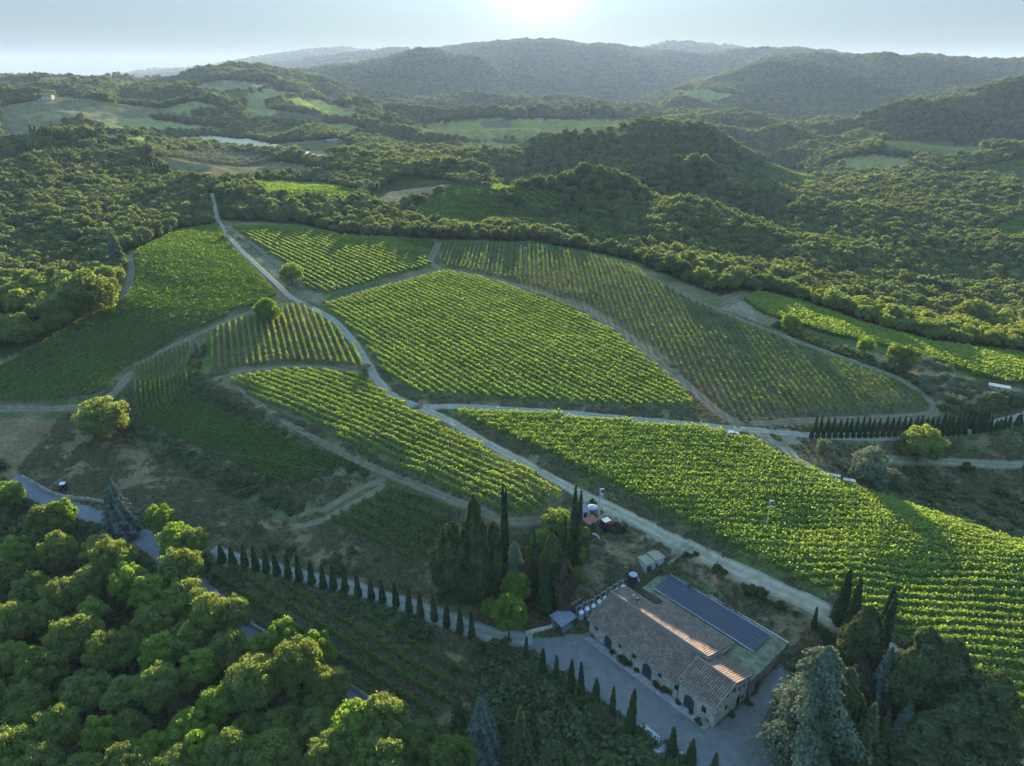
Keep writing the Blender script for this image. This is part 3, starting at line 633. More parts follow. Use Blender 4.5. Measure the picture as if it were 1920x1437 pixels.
def row_leaves(r):
    s = ST[r['st']]; X, Y, L = r['X'], r['Y'], r['L']; n = int(L * s['n'])
    k = rng.uniform(0, 1, n); sp = k * L
    sd_ = rng.integers(0, 9999)
    x = np.interp(k, np.linspace(0, 1, len(X)), X); y = np.interp(k, np.linspace(0, 1, len(Y)), Y)
    dx = X[-1] - X[0]; dy = Y[-1] - Y[0]; dX = np.gradient(X); dY = np.gradient(Y); l_ = np.hypot(dX, dY); nx = np.interp(k, np.linspace(0, 1, len(X)), -dY / l_); ny = np.interp(k, np.linspace(0, 1, len(X)), dX / l_)
    vig = noise2(sp / 1.3, sp * 0 + .5, sd_) * .6 + noise2(sp / 6, sp * 0 + .5, sd_ + 1) * .4
    keep = vig > s['gap'] + rng.uniform(-.08, .08, n); 
    hi = s['hi'] * (.78 + .36 * vig); z = s['lo'] + (hi - s['lo']) * rng.uniform(0, 1, n) ** .75
    sg = (s['sig'] if not (r['st'] == 'A' and Y.mean() < 128) else .33) * (.6 + .8 * vig); off = rng.normal(0, 1, n) * sg
    sho = rng.uniform(0, 1, n) < .07; z[sho] += rng.uniform(0, .45, sho.sum()); off[sho] *= 1.6
    x = x + nx * off; y = y + ny * off
    C = np.stack([x, y, hgt(x, y) + z], 1)[keep]
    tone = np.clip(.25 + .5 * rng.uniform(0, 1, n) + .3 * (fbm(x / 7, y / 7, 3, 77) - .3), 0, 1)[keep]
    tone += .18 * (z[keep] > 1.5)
    far_ = min(max(1.0, r['d'] / 260), 1.7)
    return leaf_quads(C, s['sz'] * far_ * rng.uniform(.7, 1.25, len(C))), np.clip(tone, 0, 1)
def post_mb(r, end):
    X, Y = r['X'], r['Y']; x, y = (X[0], Y[0]) if end == 0 else (X[-1], Y[-1]); z = float(hgt(x, y)); mb = MB(); mb.tube([(x, y, z - .3), (x, y, z + 1.95)], .055, 6); return mb
MAXROW = 300
rest = []
for i, r in enumerate(ROWS):
    V, tone = row_leaves(r)
    if i < MAXROW:
        s = ST[r['st']]
        x0, y0 = float(r['X'][0]), float(r['Y'][0]); base = Vector((x0, y0, float(hgt(x0, y0))))
        root = empty('vine_row', base); tag(root, s['label'], 'vine row', {'A': 'vine rows of the wide sunlit vineyard', 'S': 'vine rows of the slanting strip', 'C': 'vine rows of the central vineyard', 'R': 'vine rows of the long brownish vineyard', 'M': 'vine rows of the small fan shaped vineyard', 'L': 'vine rows of the left shaded vineyard', 'T': 'vine rows of the top vineyard', 'U': 'vine rows beside the right wood', 'D': 'vine rows of the small shaded vineyard', 'W': 'vine rows below the cypress drive', 'E': 'vine rows of the curved terrace'}[r['st']])
        V = V - np.array(base)[None, None, :]
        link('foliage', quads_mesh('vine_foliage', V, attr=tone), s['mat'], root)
        if r['d'] < 330:
            for e in (0, 1):
                o_ = post_mb(r, e).build('end_post', M_post, root); o_.location = -base
    else: rest.append((V, tone, s['mat']))
if rest:
    me = quads_mesh('vineyard', np.concatenate([a for a, b_, c_ in rest]), attr=np.concatenate([b_ for a, b_, c_ in rest]))
    tag(link('vineyard', me, M_vine_dark), 'the short outermost rows of vines at the edges of the vineyards', 'vines', kind='stuff')
print('rows', len(ROWS), 'leaves', sum(len(d.vertices) for d in bpy.data.meshes) // 4)

# ------------------------------------------------------------------ trees
M_oak = leafmat('oak_leaves', (.085, .108, .036), (.225, .250, .085), .55, (1.35, 1.42, .6), .35)
M_acacia = leafmat('bright_leaves', (.095, .140, .034), (.235, .300, .075), .6, (1.4, 1.5, .55), .25)
M_cyp = leafmat('cypress_foliage', (.018, .032, .014), (.055, .080, .030), .15, (1.4, 1.4, .7), .25)
M_cypl = leafmat('conifer_foliage', (.034, .046, .020), (.110, .118, .050), .2, (1.4, 1.4, .7), .25)
M_blue = leafmat('blue_spruce_foliage', (.050, .066, .050), (.135, .158, .125), .2, (1.2, 1.2, 1.0), .2)
M_cedar = leafmat('cedar_foliage', (.060, .078, .050), (.170, .190, .120), .2, (1.3, 1.3, .8), .2)
M_brownc = leafmat('dry_conifer_foliage', (.040, .036, .024), (.095, .080, .052), .2, (1.3, 1.2, .8), .2)
M_olive = leafmat('olive_foliage', (.070, .085, .055), (.180, .200, .130), .3, (1.3, 1.3, .8), .25)
M_shrub = leafmat('shrub_leaves', (.030, .048, .016), (.085, .115, .035), .4, (1.5, 1.5, .6), .4)
M_bark = plain('bark', (.11, .085, .06), .95, scale=4)
M_bark2 = plain('grey_bark', (.17, .15, .12), .95, scale=4)

def blob_crown(R, Hh, zc, K, n, leaf, seed, flat=.8, core=True, rl=.20, rh=.40):
    """lumpy crown of leaf clumps: K clusters over an ellipsoid of radius R and half height Hh"""
    g = np.random.default_rng(seed); C = []; i = 0
    while len(C) < K:
        i += 1; u = g.uniform(0, 2 * math.pi); z = g.uniform(-.55, 1) ; rr = math.sqrt(max(0, 1 - z * z)); f = g.uniform(.55, .92)
        C.append((R * rr * math.cos(u) * f, R * rr * math.sin(u) * f, zc + Hh * z * f, g.uniform(rl, rh) * R * (1.1 - .25 * z)))
    if core: C.append((0, 0, zc, R * .55))
    C = np.array(C); w_ = C[:, 3] ** 2; which = g.choice(len(C), n, p=w_ / w_.sum())
    d = g.normal(size=(n, 3)); d /= np.linalg.norm(d, axis=1, keepdims=True); d[:, 2] = np.where(g.uniform(size=n) < .35, np.abs(d[:, 2]), d[:, 2]); r = C[which, 3] * np.where(g.uniform(size=n) < .08, g.uniform(1.05, 1.5, n), .66 + .44 * g.uniform(size=n) ** .6)
    Pn = C[which, :3] + d * r[:, None] * np.array([1, 1, flat])
    dd = np.linalg.norm((Pn[:, None, :] - C[None, :, :3]) / np.array([1, 1, flat]), axis=2) / C[None, :, 3]
    dd[np.arange(n), which] = 9; keep = dd.min(1) > .72
    Pn = Pn[keep]; d = d[keep]; wt = g.uniform(0, 1, len(C))[which[keep]]
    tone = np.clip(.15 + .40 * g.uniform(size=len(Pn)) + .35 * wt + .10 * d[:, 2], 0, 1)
    return leaf_quads(Pn, leaf * g.uniform(.6, 1.35, len(Pn)), d, 1.1), tone
def trunk_mb(h, r, R, zc, limbs=5, seed=0, lean=.3):
    g = random.Random(seed); mb = MB(); top = Vector((g.uniform(-lean, lean), g.uniform(-lean, lean), h))
    mid = Vector((g.uniform(-lean, lean) * .5, g.uniform(-lean, lean) * .5, h * .5))
    mb.tube([(0, 0, -.8), (0, 0, .2), mid, top], [r * 1.5, r * 1.1, r * .8, r * .45], 7)
    for i in range(limbs):
        a = 2 * math.pi * i / limbs + g.uniform(-.4, .4); z0 = h * g.uniform(.45, .9); b0 = Vector((0, 0, z0)).lerp(top, .3 if z0 > h * .6 else .1); b0.z = z0
        e = Vector((math.cos(a) * R * .62, math.sin(a) * R * .62, zc + g.uniform(-.1, .35) * R)); m_ = b0.lerp(e, .5) + Vector((0, 0, -.15 * R * .3))
        mb.tube([b0, m_, e], [r * .45, r * .28, r * .1], 5)
    return mb
def make_tree(name, R, Hh, zc, K, n, leaf, mat, seed, r=.25, limbs=5, flat=.85, bark=None, loc=(0, 0, -500)):
    root = empty(name, loc); V, tone = blob_crown(R, Hh, zc, K, n, leaf, seed, flat, True, *((.12, .27) if K > 60 else (.2, .4)))
    link('crown', quads_mesh('crown', V, attr=tone), mat, root)
    trunk_mb(zc, r, R, zc, limbs, seed).build('trunk', bark or M_bark, root)
    return root
PROTO = []
def proto(root): kids(root); PROTO.append(root); return root
used = {}
def place(p_, u=None, v=None, xy=None, s=1.0, rz=None, hoff=0.0, label=None, cat='tree', group=None, sink=.1, lean=None, name=None):
    if xy is None: a = G(u, v, hoff); x, y = float(a[0]), float(a[1])
    else: x, y = float(xy[0]), float(xy[1])
    z = float(hgt(x, y)) - sink
    rz = random.uniform(0, 6.28) if rz is None else rz
    if not used.get(p_.name):
        used[p_.name] = True; o = p_; o.location = (x, y, z); o.rotation_euler = (0, 0, rz); o.scale = s if hasattr(s, '__len__') else (s, s, s)
    else: o = copy_tree(p_, None, (x, y, z), rz, s)
    if 'cypress' in (label or ''): o.rotation_euler = (random.uniform(-.03, .03), random.uniform(-.03, .03), rz)
    tag(o, label, cat, group)
    return o
# near broadleaf trees of the wood at the bottom left (crown centres picked off the photo: u, v, crown radius, kind)
near_p = [proto(make_tree('broadleaf_tree', 4.6, 4.2, 8.0, 95, 23000, .27, M_oak, 100 + i)) for i in range(4)]
near_b = [proto(make_tree('broadleaf_tree', 4.2, 4.6, 8.0, 80, 21000, .26, M_acacia, 120 + i)) for i in range(3)]
mid_p = [proto(make_tree('broadleaf_tree', 4.4, 3.8, 5.6, 62, 3600, .48, M_oak, 140 + i, limbs=4)) for i in range(6)]
NEARW = [
 (20,925,4.2,'b'),(85,985,4.6,'o'),(-30,960,4.5,'o'),(30,1030,4.2,'b'),(120,975,3.6,'b'),(110,1040,4.3,'o'),(185,1035,3.8,'o'),(215,1065,4.8,'o'),(170,1090,4.4,'o'),(240,1090,4.8,'b'),(285,1120,4.6,'b'),
 (330,1010,5.2,'b'),(300,975,3.6,'b'),(365,1020,3.6,'o'),(340,1080,4.6,'o'),(345,1130,4.6,'o'),(290,1170,4.4,'o'),(60,1110,4.4,'o'),(5,1090,4.4,'o'),(120,1130,4.2,'o'),(175,1150,3.6,'b'),(30,1170,4.2,'o'),
 (90,1170,3.4,'o'),(350,1195,4.6,'o'),(400,1170,4.0,'o'),(300,1230,4.2,'b'),(240,1220,4.2,'o'),(370,1250,4.6,'b'),(430,1220,4.2,'o'),(490,1215,3.8,'b'),(530,1210,3.6,'b'),(480,1280,5.2,'o'),(560,1270,5.0,'o'),(615,1290,4.8,'o'),
 (80,1265,4.8,'o'),(160,1290,4.8,'o'),(20,1250,4.0,'o'),(50,1320,4.0,'o'),(230,1300,4.0,'o'),(300,1300,3.8,'o'),(410,1325,4.0,'b'),(350,1370,4.6,'b'),(530,1360,4.0,'o'),(600,1360,4.4,'o'),(660,1370,5.2,'b'),(720,1365,4.6,'o'),(780,1400,4.0,'o'),
 (110,1380,4.0,'o'),(190,1390,3.8,'b'),(20,1410,4.6,'o'),(280,1410,3.8,'b'),(390,1420,4.0,'b'),(510,1420,5.0,'o'),(430,1430,4.0,'o'),(620,1430,4.6,'o'),(710,1435,4.6,'o'),(-30,1200,4.5,'o'),(-40,1330,4.5,'o'),(850,1440,3.8,'o'),
 (-80,1060,4.8,'o'),(-90,1420,4.8,'o'),(130,1215,4.0,'o'),(200,1240,3.6,'o'),(470,1370,3.4,'o'),(240,1370,3.6,'o'),(160,1200,3.8,'o'),(600,1230,3.4,'b'),(440,1165,3.6,'o'),(40,1365,3.6,'o'),(70,1440,4.0,'o'),(330,1450,4.0,'o'),(240,1455,4.0,'o'),(155,1450,4,'o')]
def near_label(u, v, k):
    return 'large oak-like tree with light and dark leaf clumps in the near wood' if k == 'o' else 'large yellow-green leafy tree with sunlit top in the near wood'
NEARXY = []
for i, (u, v, R, k) in enumerate(NEARW):
    ps = near_b if k == 'b' else near_p; p_ = ps[i % len(ps)]; s = R / 4.6 * random.uniform(.95, 1.05)
    a = G(u, v, 8.0 * s * 1.0); NEARXY.append(a)
    place(p_, xy=a, s=(s, s, s * random.uniform(.92, 1.38)), label=near_label(u, v, k), group='oak-like trees of the near wood' if k == 'o' else 'yellow-green trees of the near wood')
NEARXY = np.array(NEARXY)

# ------------------------------------------------------------------ woods beyond the vineyards
open_px = [FF1, FF2, FF3, FF4, FF5, FF6, FF7, FF8, FF9, FF10, CLEAR, CLEAR2, CLEAR3, VALE, OLV, OLV2, *PATCH,
           [(690,365),(760,330),(850,340),(850,350),(745,395),(690,392)],
           [(450,200),(600,215),(610,235),(470,225)], [(1640,262),(1760,265),(1900,285),(1760,300),(1660,285)]]
open_w = [home_w] + [poly(f, 10) for f in open_px]
road_pts = np.concatenate([np.stack([X, Y], 1) for X, Y, w_ in ROADW[:]])
road_pts = road_pts[::2]
def forest_positions():
    out = []
    for y0, y1, sp in ((255, 700, 5.7), (700, 1500, 7.0), (1500, 3000, 9.8), (3000, 6500, 17), (6500, 11500, 36)):
        xs_ = np.arange(-.95 * y1, .95 * y1, sp); ys_ = np.arange(y0, y1, sp); X, Y = np.meshgrid(xs_, ys_); X = X.ravel() + rng.uniform(-.48, .48, X.size) * sp; Y = Y.ravel() + rng.uniform(-.48, .48, Y.size) * sp
        k = np.abs(X / Y) < .93; X, Y = X[k], Y[k]
        vis = visible(X, Y, 10 * sp / 7.2) > (-.004 if y0 > 600 else -.02); X, Y = X[vis], Y[vis]
        bad = np.zeros(len(X), bool)
        for pg in open_w: bad |= inside(X, Y, pg)
        if y0 < 1500:
            for i in range(0, len(X), 4000):
                dmin = ((X[i:i+4000, None] - road_pts[None, :, 0]) ** 2 + (Y[i:i+4000, None] - road_pts[None, :, 1]) ** 2).min(1); bad[i:i+4000] |= dmin < 4.6 ** 2
        thin = fbm(X / 70, Y / 70, 3, 55); thin_far = fbm(X / 260, Y / 260, 3, 56)
        bad |= (thin < .30) & (rng.uniform(size=len(X)) < .5)
        bad |= (thin_far > .64) & (Y > 1300) & (rng.uniform(size=len(X)) < .75)
        X, Y = X[~bad], Y[~bad]
        out.append(np.stack([X, Y, np.full(len(X), sp)], 1))
    return np.concatenate(out)
FP = forest_positions()
vis = visible(FP[:, 0], FP[:, 1], 9) > -.003
fd = np.where(vis & (np.abs(FP[:, 0] / FP[:, 1]) < .80), FP[:, 1], 1e9)
order = np.argsort(fd); NIND = 255
ind = FP[order[:NIND]]; FP = np.delete(FP, order[:NIND], 0)
print('forest', len(FP), 'nearest stuff', ind[:, 1].max())
for i, (x, y, sp) in enumerate(ind):
    left = x / y < -.28; right = x / y > .10
    s = random.uniform(.60, 1.05)
    if left: lb, gp = 'leafy tree at the edge of the wood on the slope left of the vineyards', 'trees of the left wood'
    elif right: lb, gp = 'leafy tree in the front of the wood above the right vineyards', 'trees of the right wood'
    else: lb, gp = 'leafy tree in the dark belt behind the top vineyards', 'trees of the belt behind the top vineyards'
    place(mid_p[i % 6], xy=(x, y), s=(s, s, s * random.uniform(.85, 1.2)), label=lb, group=gp)

# one mass for the rest of the woods: instances of crowns on a point cloud
src = bpy.data.collections.new('wood_crowns')
M_wood = leafmat('wood_leaves', (.048, .066, .034), (.180, .200, .082), .5, (1.3, 1.38, .7), .55)
for i in range(6):
    V, tone = blob_crown(4.4, 3.9, 4.6, 34, 1500, .78, 300 + i, .85, True, .16, .34); o_ = bpy.data.objects.new('crown_%d' % i, quads_mesh('wood_crown', V, attr=tone)); o_.data.materials.append(M_wood); src.objects.link(o_)
Z_ = hgt(FP[:, 0], FP[:, 1]); me = bpy.data.meshes.new('wood'); me.vertices.add(len(FP)); me.vertices.foreach_set('co', np.stack([FP[:, 0], FP[:, 1], Z_ - .4], 1).astype(np.float32).reshape(-1))
big = fbm(FP[:, 0] / 35, FP[:, 1] / 35, 3, 88)
sc_ = FP[:, 2] / 7.2 * (.70 + .42 * rng.uniform(size=len(FP)) + .55 * (big - .3)); sz_ = sc_ * rng.uniform(.8, 1.25, len(FP)) * np.where(FP[:, 2] > 10, .7, 1.0)
for nm, ty, val in (('sc', 'FLOAT_VECTOR', np.stack([sc_, sc_, sz_], 1)), ('rot', 'FLOAT_VECTOR', np.stack([0 * sc_, 0 * sc_, rng.uniform(0, 6.28, len(FP))], 1))):
    a = me.attributes.new(nm, ty, 'POINT'); a.data.foreach_set('vector', val.astype(np.float32).reshape(-1))
a = me.attributes.new('pick', 'INT', 'POINT'); a.data.foreach_set('value', rng.integers(0, 6, len(FP)).astype(np.int32))
wood = link('wood', me); tag(wood, 'dense oak woods covering the slopes and hills beyond the vineyards', 'woods', kind='stuff')
def instancer(obj, coll):
    ng = bpy.data.node_groups.new('scatter', 'GeometryNodeTree'); ng.interface.new_socket('Geometry', in_out='INPUT', socket_type='NodeSocketGeometry'); ng.interface.new_socket('Geometry', in_out='OUTPUT', socket_type='NodeSocketGeometry')
    gi = ng.nodes.new('NodeGroupInput'); go = ng.nodes.new('NodeGroupOutput'); ip = ng.nodes.new('GeometryNodeInstanceOnPoints'); ci = ng.nodes.new('GeometryNodeCollectionInfo')
    ci.inputs['Collection'].default_value = coll; ci.inputs['Separate Children'].default_value = True; ci.inputs['Reset Children'].default_value = True
    def at(nm, ty):
        x = ng.nodes.new('GeometryNodeInputNamedAttribute'); x.data_type = ty; x.inputs['Name'].default_value = nm; return x.outputs[0]
    e2r = ng.nodes.new('FunctionNodeEulerToRotation'); L = ng.links.new
    L(gi.outputs[0], ip.inputs['Points']); L(ci.outputs[0], ip.inputs['Instance']); ip.inputs['Pick Instance'].default_value = True
    L(at('pick', 'INT'), ip.inputs['Instance Index']); L(at('rot', 'FLOAT_VECTOR'), e2r.inputs[0]); L(e2r.outputs[0], ip.inputs['Rotation']); L(at('sc', 'FLOAT_VECTOR'), ip.inputs['Scale']); L(ip.outputs[0], go.inputs[0])
    md = obj.modifiers.new('scatter', 'NODES'); md.node_group = ng
instancer(wood, src)

# ------------------------------------------------------------------ conifers and cypresses
def cone_tree(name, h, R, prof, n, leaf, mat, seed, trunk_r=.18, z0=.0, tiers=0, droop=0.0, lump=.25, up=.5, thick=.35, star=0, aspect=1.5, bark=None, tops=1, loc=(0, 0, -500)):
    g = np.random.default_rng(seed); t = g.uniform(0, 1, n * 2); wgt = np.array([prof(a) for a in t]); t = t[g.uniform(size=n * 2) < wgt / wgt.max() * 1.0 + .05][:n]; n = len(t)
    r = np.array([prof(a) for a in t]) * R; a = g.uniform(0, 2 * math.pi, n)
    if tiers:
        tt = np.floor(t * tiers) ; f = t * tiers - tt; r *= (1.12 - .55 * f); a0 = tt * 2.4
        if star: k = .5 + .5 * np.cos(star * a + a0 * 3); r *= .62 + .45 * k
    r = r * (1 + lump * (noise2(a * 2.2 + 5, t * h / max(R, .6) * 2.4, seed) - .5) * 2)
    rr = r * (1 - thick * g.uniform(size=n) ** 1.6)
    x = np.cos(a) * rr; y = np.sin(a) * rr; z = z0 + t * (h - z0) - droop * rr
    if tops > 1:
        which = g.integers(0, tops, n); ang = which * 2 * math.pi / tops; sp = R * .45 * np.minimum(1, t * 3); x = x * .72 + np.cos(ang) * sp; y = y * .72 + np.sin(ang) * sp; z = z * (1 - .06 * which)
    nr = np.stack([np.cos(a), np.sin(a), np.full(n, up)], 1); nr /= np.linalg.norm(nr, axis=1, keepdims=True)
    tone = np.clip(.1 + .45 * g.uniform(size=n) + .45 * noise2(a * 1.6, t * h / 1.5, seed + 9), 0, 1)
    root = empty(name, loc)
    link('crown', quads_mesh('crown', leaf_quads(np.stack([x, y, z], 1), leaf * g.uniform(.6, 1.4, n), nr, .9, aspect), attr=tone), mat, root)
    mb = MB(); mb.tube([(0, 0, -.6), (0, 0, h * .3), (0, 0, h * .9)], [trunk_r * 1.3, trunk_r, trunk_r * .25], 7)
    if star or tiers:
        gg = random.Random(seed)
        for i in range(10):
            a_ = gg.uniform(0, 6.28); zz = z0 + (h - z0) * (i + .5) / 11; L_ = R * prof((i + .5) / 11) * .8; mb.tube([(0, 0, zz), (math.cos(a_) * L_, math.sin(a_) * L_, zz - droop * L_)], [trunk_r * .3, trunk_r * .08], 4)
    mb.build('trunk', bark or M_bark, root)
    root['h0'] = h; root['r0'] = R
    del root['h0']; del root['r0']; DIM[root.name] = (h, R)
    return proto(root)
DIM = {}
p_cyp = lambda t: (1 - t) ** .62 * min(1, t * 7 + .30)
p_col = lambda t: (1 - t ** 3) ** .8 * min(1, t * 6 + .5)
p_spr = lambda t: (1 - t) ** .85 * min(1, t * 12 + .5)
p_ced = lambda t: (1 - t) ** .5 * min(1, t * 5 + .45)
small_cyp = [cone_tree('cypress', 6.0, .85, p_cyp, 1500, .26, M_cyp, 400 + i, .10, .1, lump=.22, up=.9) for i in range(4)]
big_cyp = [cone_tree('cypress', 18.0, 1.5, p_cyp, 9000, .30, M_cyp, 410 + i, .22, .2, lump=.25, up=.9, tops=2 if i == 0 else 1) for i in range(3)]
dense_con = [cone_tree('conifer', 14.0, 3.0, p_col, 15000, .32, M_cypl, 420 + i, .25, .4, lump=.42, up=.5) for i in range(3)]
brown_con = [cone_tree('conifer', 12.0, 2.4, p_col, 11000, .30, M_brownc, 430, .25, .4, lump=.4)]
spruce = [cone_tree('spruce', 12.0, 3.0, p_spr, 13000, .27, M_blue, 440 + i, .2, .3, tiers=12, droop=.18, star=9, lump=.2, thick=.75, up=.9) for i in range(2)]
green_spr = [cone_tree('spruce', 12.0, 3.0, p_spr, 12000, .28, M_cypl, 450, .2, .3, tiers=11, droop=.2, star=9, lump=.25, thick=.75, up=.9)]
cedar = [cone_tree('cedar', 15.0, 6.2, p_ced, 34000, .29, M_cedar, 460, .35, .8, tiers=8, droop=.16, star=5, lump=.55, thick=.95, up=1.6, aspect=1.0)]
poplar = [cone_tree('poplar', 14.0, 2.0, p_col, 3500, .5, M_olive, 470, .2, 1.5, lump=.45, up=.4)]
def slant(x, y, z): return math.sqrt(x * x + y * y + (H - z) ** 2)
def place_h(p_, u, v, tv, wpx, label, group=None, cat=None, rz=None):
    a = G(u, v); z = float(hgt(*a)); t = ray(u, tv)[1]; zt = H + t * a[1]; h = max(1.5, zt - z); h0, r0 = DIM[PN[p_.name]]; r = wpx / 2 / F * slant(a[0], a[1], z + h / 2)
    return place(p_, xy=a, s=(r / r0, r / r0, h / h0), rz=rz, label=label, cat=cat or p_.name.split('.')[0], group=group, sink=.15)
PN = {k: k for k in DIM}
class _PN(dict):
    def __missing__(s, k): return k
PN = _PN()
# the drive above the low vineyard
Z8 = [(100,160,68),(205,120,0),(275,138,18),(355,152,2),(430,178,10),(497,192,30),(570,210,58),(645,232,68),(720,252,84),(798,272,108),(878,296,148),(945,305,142),(1022,320,182),(1110,352,204),(1195,375,228),(1272,398,244),(1362,425,258),(1448,458,290),(1525,490,315),(1618,520,338),(1698,560,370),(1785,600,420),(1868,640,450)]
for i, (x, y, t) in enumerate(Z8):
    place_h(small_cyp[i % 4], 360 + x / 3.556, 1020 + y / 3.556, 1020 + t / 3.556, 13.5, 'small dark cypress in the row along the pale drive above the low vineyard', 'cypresses along the pale drive')
# row along the yard
Z5 = [(597,240,75,36),(690,300,140,50),(775,345,190,42),(862,440,215,52),(925,450,232,44),(1010,500,325,58),(1110,575,378,44),(1212,655,390,62),(1465,800,610,56),(1580,845,690,58),(1722,890,770,46),(1830,960,845,46)]
YL = {7: 'tallest and brightest cypress in the row along the gravel yard', 4: 'slim cypress standing close to its left neighbour along the yard', 0: 'cypress at the upper end of the row along the gravel yard'}
for i, (x, y, t, w_) in enumerate(Z5):
    place_h(small_cyp[(i + 1) % 4], 800 + x / 3.2, 1170 + y / 3.2, 1170 + t / 3.2, w_ / 3.2, YL.get(i, 'cypress in the row between the gravel yard and the dark garden'), 'cypresses along the gravel yard')
# avenue on the right
fx = [95,145,195,245,297,347,400,452,503,553,603,653,705,758,810,862,912,965,1015,1065,1115,1165,1215,1262,1308,1355,1405,1490,1540,1580,1615,1665,1700,1740,1785,1850,1872]
fy = np.interp(fx, [0, 600, 700, 862, 1310, 1405, 1490, 1615, 1700, 1785, 1872], [555, 552, 545, 538, 534, 525, 515, 500, 486, 460, 446])
for i, (x, y) in enumerate(zip(fx, fy)):
    hh = random.uniform(88, 112) + (20 if 1400 < x < 1650 else 0)
    place_h(small_cyp[i % 4], 1500 + x / 4.562, 700 + y / 4.562, 700 + (y - hh) / 4.562, 7.5, 'dark cypress in the near row of the right avenue, below the pale road', 'near row of the right avenue')
bx = [125,175,225,275,335,385,430,480,530,578,620,668,725,780,828,880,930,980,1025,1070,1118,1165,1215,1255,1290,1340,1380,1420,1460,1510,1550,1590]
for i, x in enumerate(bx):
    y = np.interp(x, [0, 900, 1300, 1600], [508, 497, 490, 462])
    place_h(small_cyp[(i + 2) % 4], 1500 + x / 4.562, 700 + y / 4.562, 700 + (np.interp(x, [0, 600, 1000, 1300, 1600], [372, 378, 362, 350, 300]) + random.uniform(-12, 14)) / 4.562, 7.0, 'dark cypress in the far row of the right avenue, above the pale road', 'far row of the right avenue')
# tall trees left of the house
place_h(big_cyp[0], 948, 1082, 906, 18, 'very tall dark twin-topped cypress rising before the slanting strip of vines', cat='cypress')
place_h(big_cyp[0], 1074, 1068, 911, 23, 'tall dark twin-topped cypress left of the concrete pole', cat='cypress')
place_h(big_cyp[1], 1058, 1085, 965, 13, 'slim cypress just left of the twin-topped cypress near the pole')
place_h(big_cyp[2], 1003, 1118, 990, 15, 'dark narrow cypress between the very tall cypress and the round trees')
place_h(big_cyp[1], 1021, 1152, 1046, 27, 'broad smooth cypress nearest the upper end of the gravel yard')
place_h(dense_con[0], 897, 1125, 928, 46, 'tall column shaped conifer left of the very tall cypress')
place_h(dense_con[1], 850, 1102, 978, 66, 'wide ragged conifer, leftmost of the tall trees by the drive')
place_h(brown_con[0], 1053, 1146, 1040, 36, 'dull brownish conifer right of the broad smooth cypress')
place_h(cedar[0], 965, 1110, 1012, 46, 'pale cedar half hidden behind the very tall cypress')
place_h(dense_con[2], 925, 1108, 975, 40, 'dark conifer squeezed between the column conifer and the very tall cypress')
place_h(dense_con[0], 1034, 1110, 1000, 38, 'dark conifer behind the broad smooth cypress')
place_h(dense_con[1], 873, 1122, 1000, 44, 'dark conifer between the ragged conifer and the column conifer')
place_h(brown_con[0], 990, 1128, 1045, 28, 'brownish conifer at the foot of the dark narrow cypress')
# right group
place_h(big_cyp[1], 1570, 1172, 1065, 25, 'leftmost tall cypress of the three at the foot of the big vineyard')
place_h(big_cyp[2], 1590, 1205, 1082, 25, 'middle tall cypress of the three at the foot of the big vineyard')
place_h(big_cyp[0], 1644, 1228, 1101, 30, 'rightmost and broadest tall cypress of the three at the foot of the big vineyard')
place_h(small_cyp[0], 1525, 1180, 1138, 9, 'small slim cypress alone on the brown bank')
place_h(small_cyp[1], 1716, 1245, 1182, 9, 'dark slim cypress tip standing above the right conifers')
place_h(dense_con[0], 1606, 1250, 1133, 58, 'dark green conifer in front of the three tall cypresses')
place_h(cedar[0], 1508, 1418, 1212, 158, 'huge pale drooping cedar right of the stone house')
place_h(dense_con[2], 1562, 1385, 1252, 62, 'olive green conifer pressed against the huge cedar')
place_h(brown_con[0], 1597, 1335, 1240, 46, 'greyish brown conifer behind the huge cedar')
place_h(spruce[0], 1643, 1330, 1214, 64, 'blue spruce behind the brown conifer, the farther of two blue ones')
place_h(spruce[1], 1679, 1420, 1316, 58, 'blue spruce at the bottom of the conifer group, the nearer of two blue ones')
place_h(dense_con[1], 1700, 1335, 1176, 74, 'big dark conifer right of the farther blue spruce')
place_h(dense_con[0], 1746, 1335, 1192, 78, 'big dark conifer beside the slim cypress tip')
place_h(dense_con[2], 1826, 1402, 1262, 92, 'broad dark conifer at the right end of the group, beside the road')
place_h(dense_con[1], 1781, 1425, 1300, 84, 'broad dark conifer in front of the rightmost conifer')
place_h(green_spr[0], 1608, 1440, 1318, 74, 'green spruce at the bottom edge right of the huge cedar')
place_h(green_spr[0], 1640, 1432, 1335, 50, 'narrow green spruce between the two blue ones')
place_h(dense_con[2], 1722, 1440, 1345, 74, 'dark conifer at the bottom edge right of the nearer blue spruce')
place_h(brown_con[0], 1680, 1345, 1240, 40, 'rusty brown conifer between the big dark conifers')
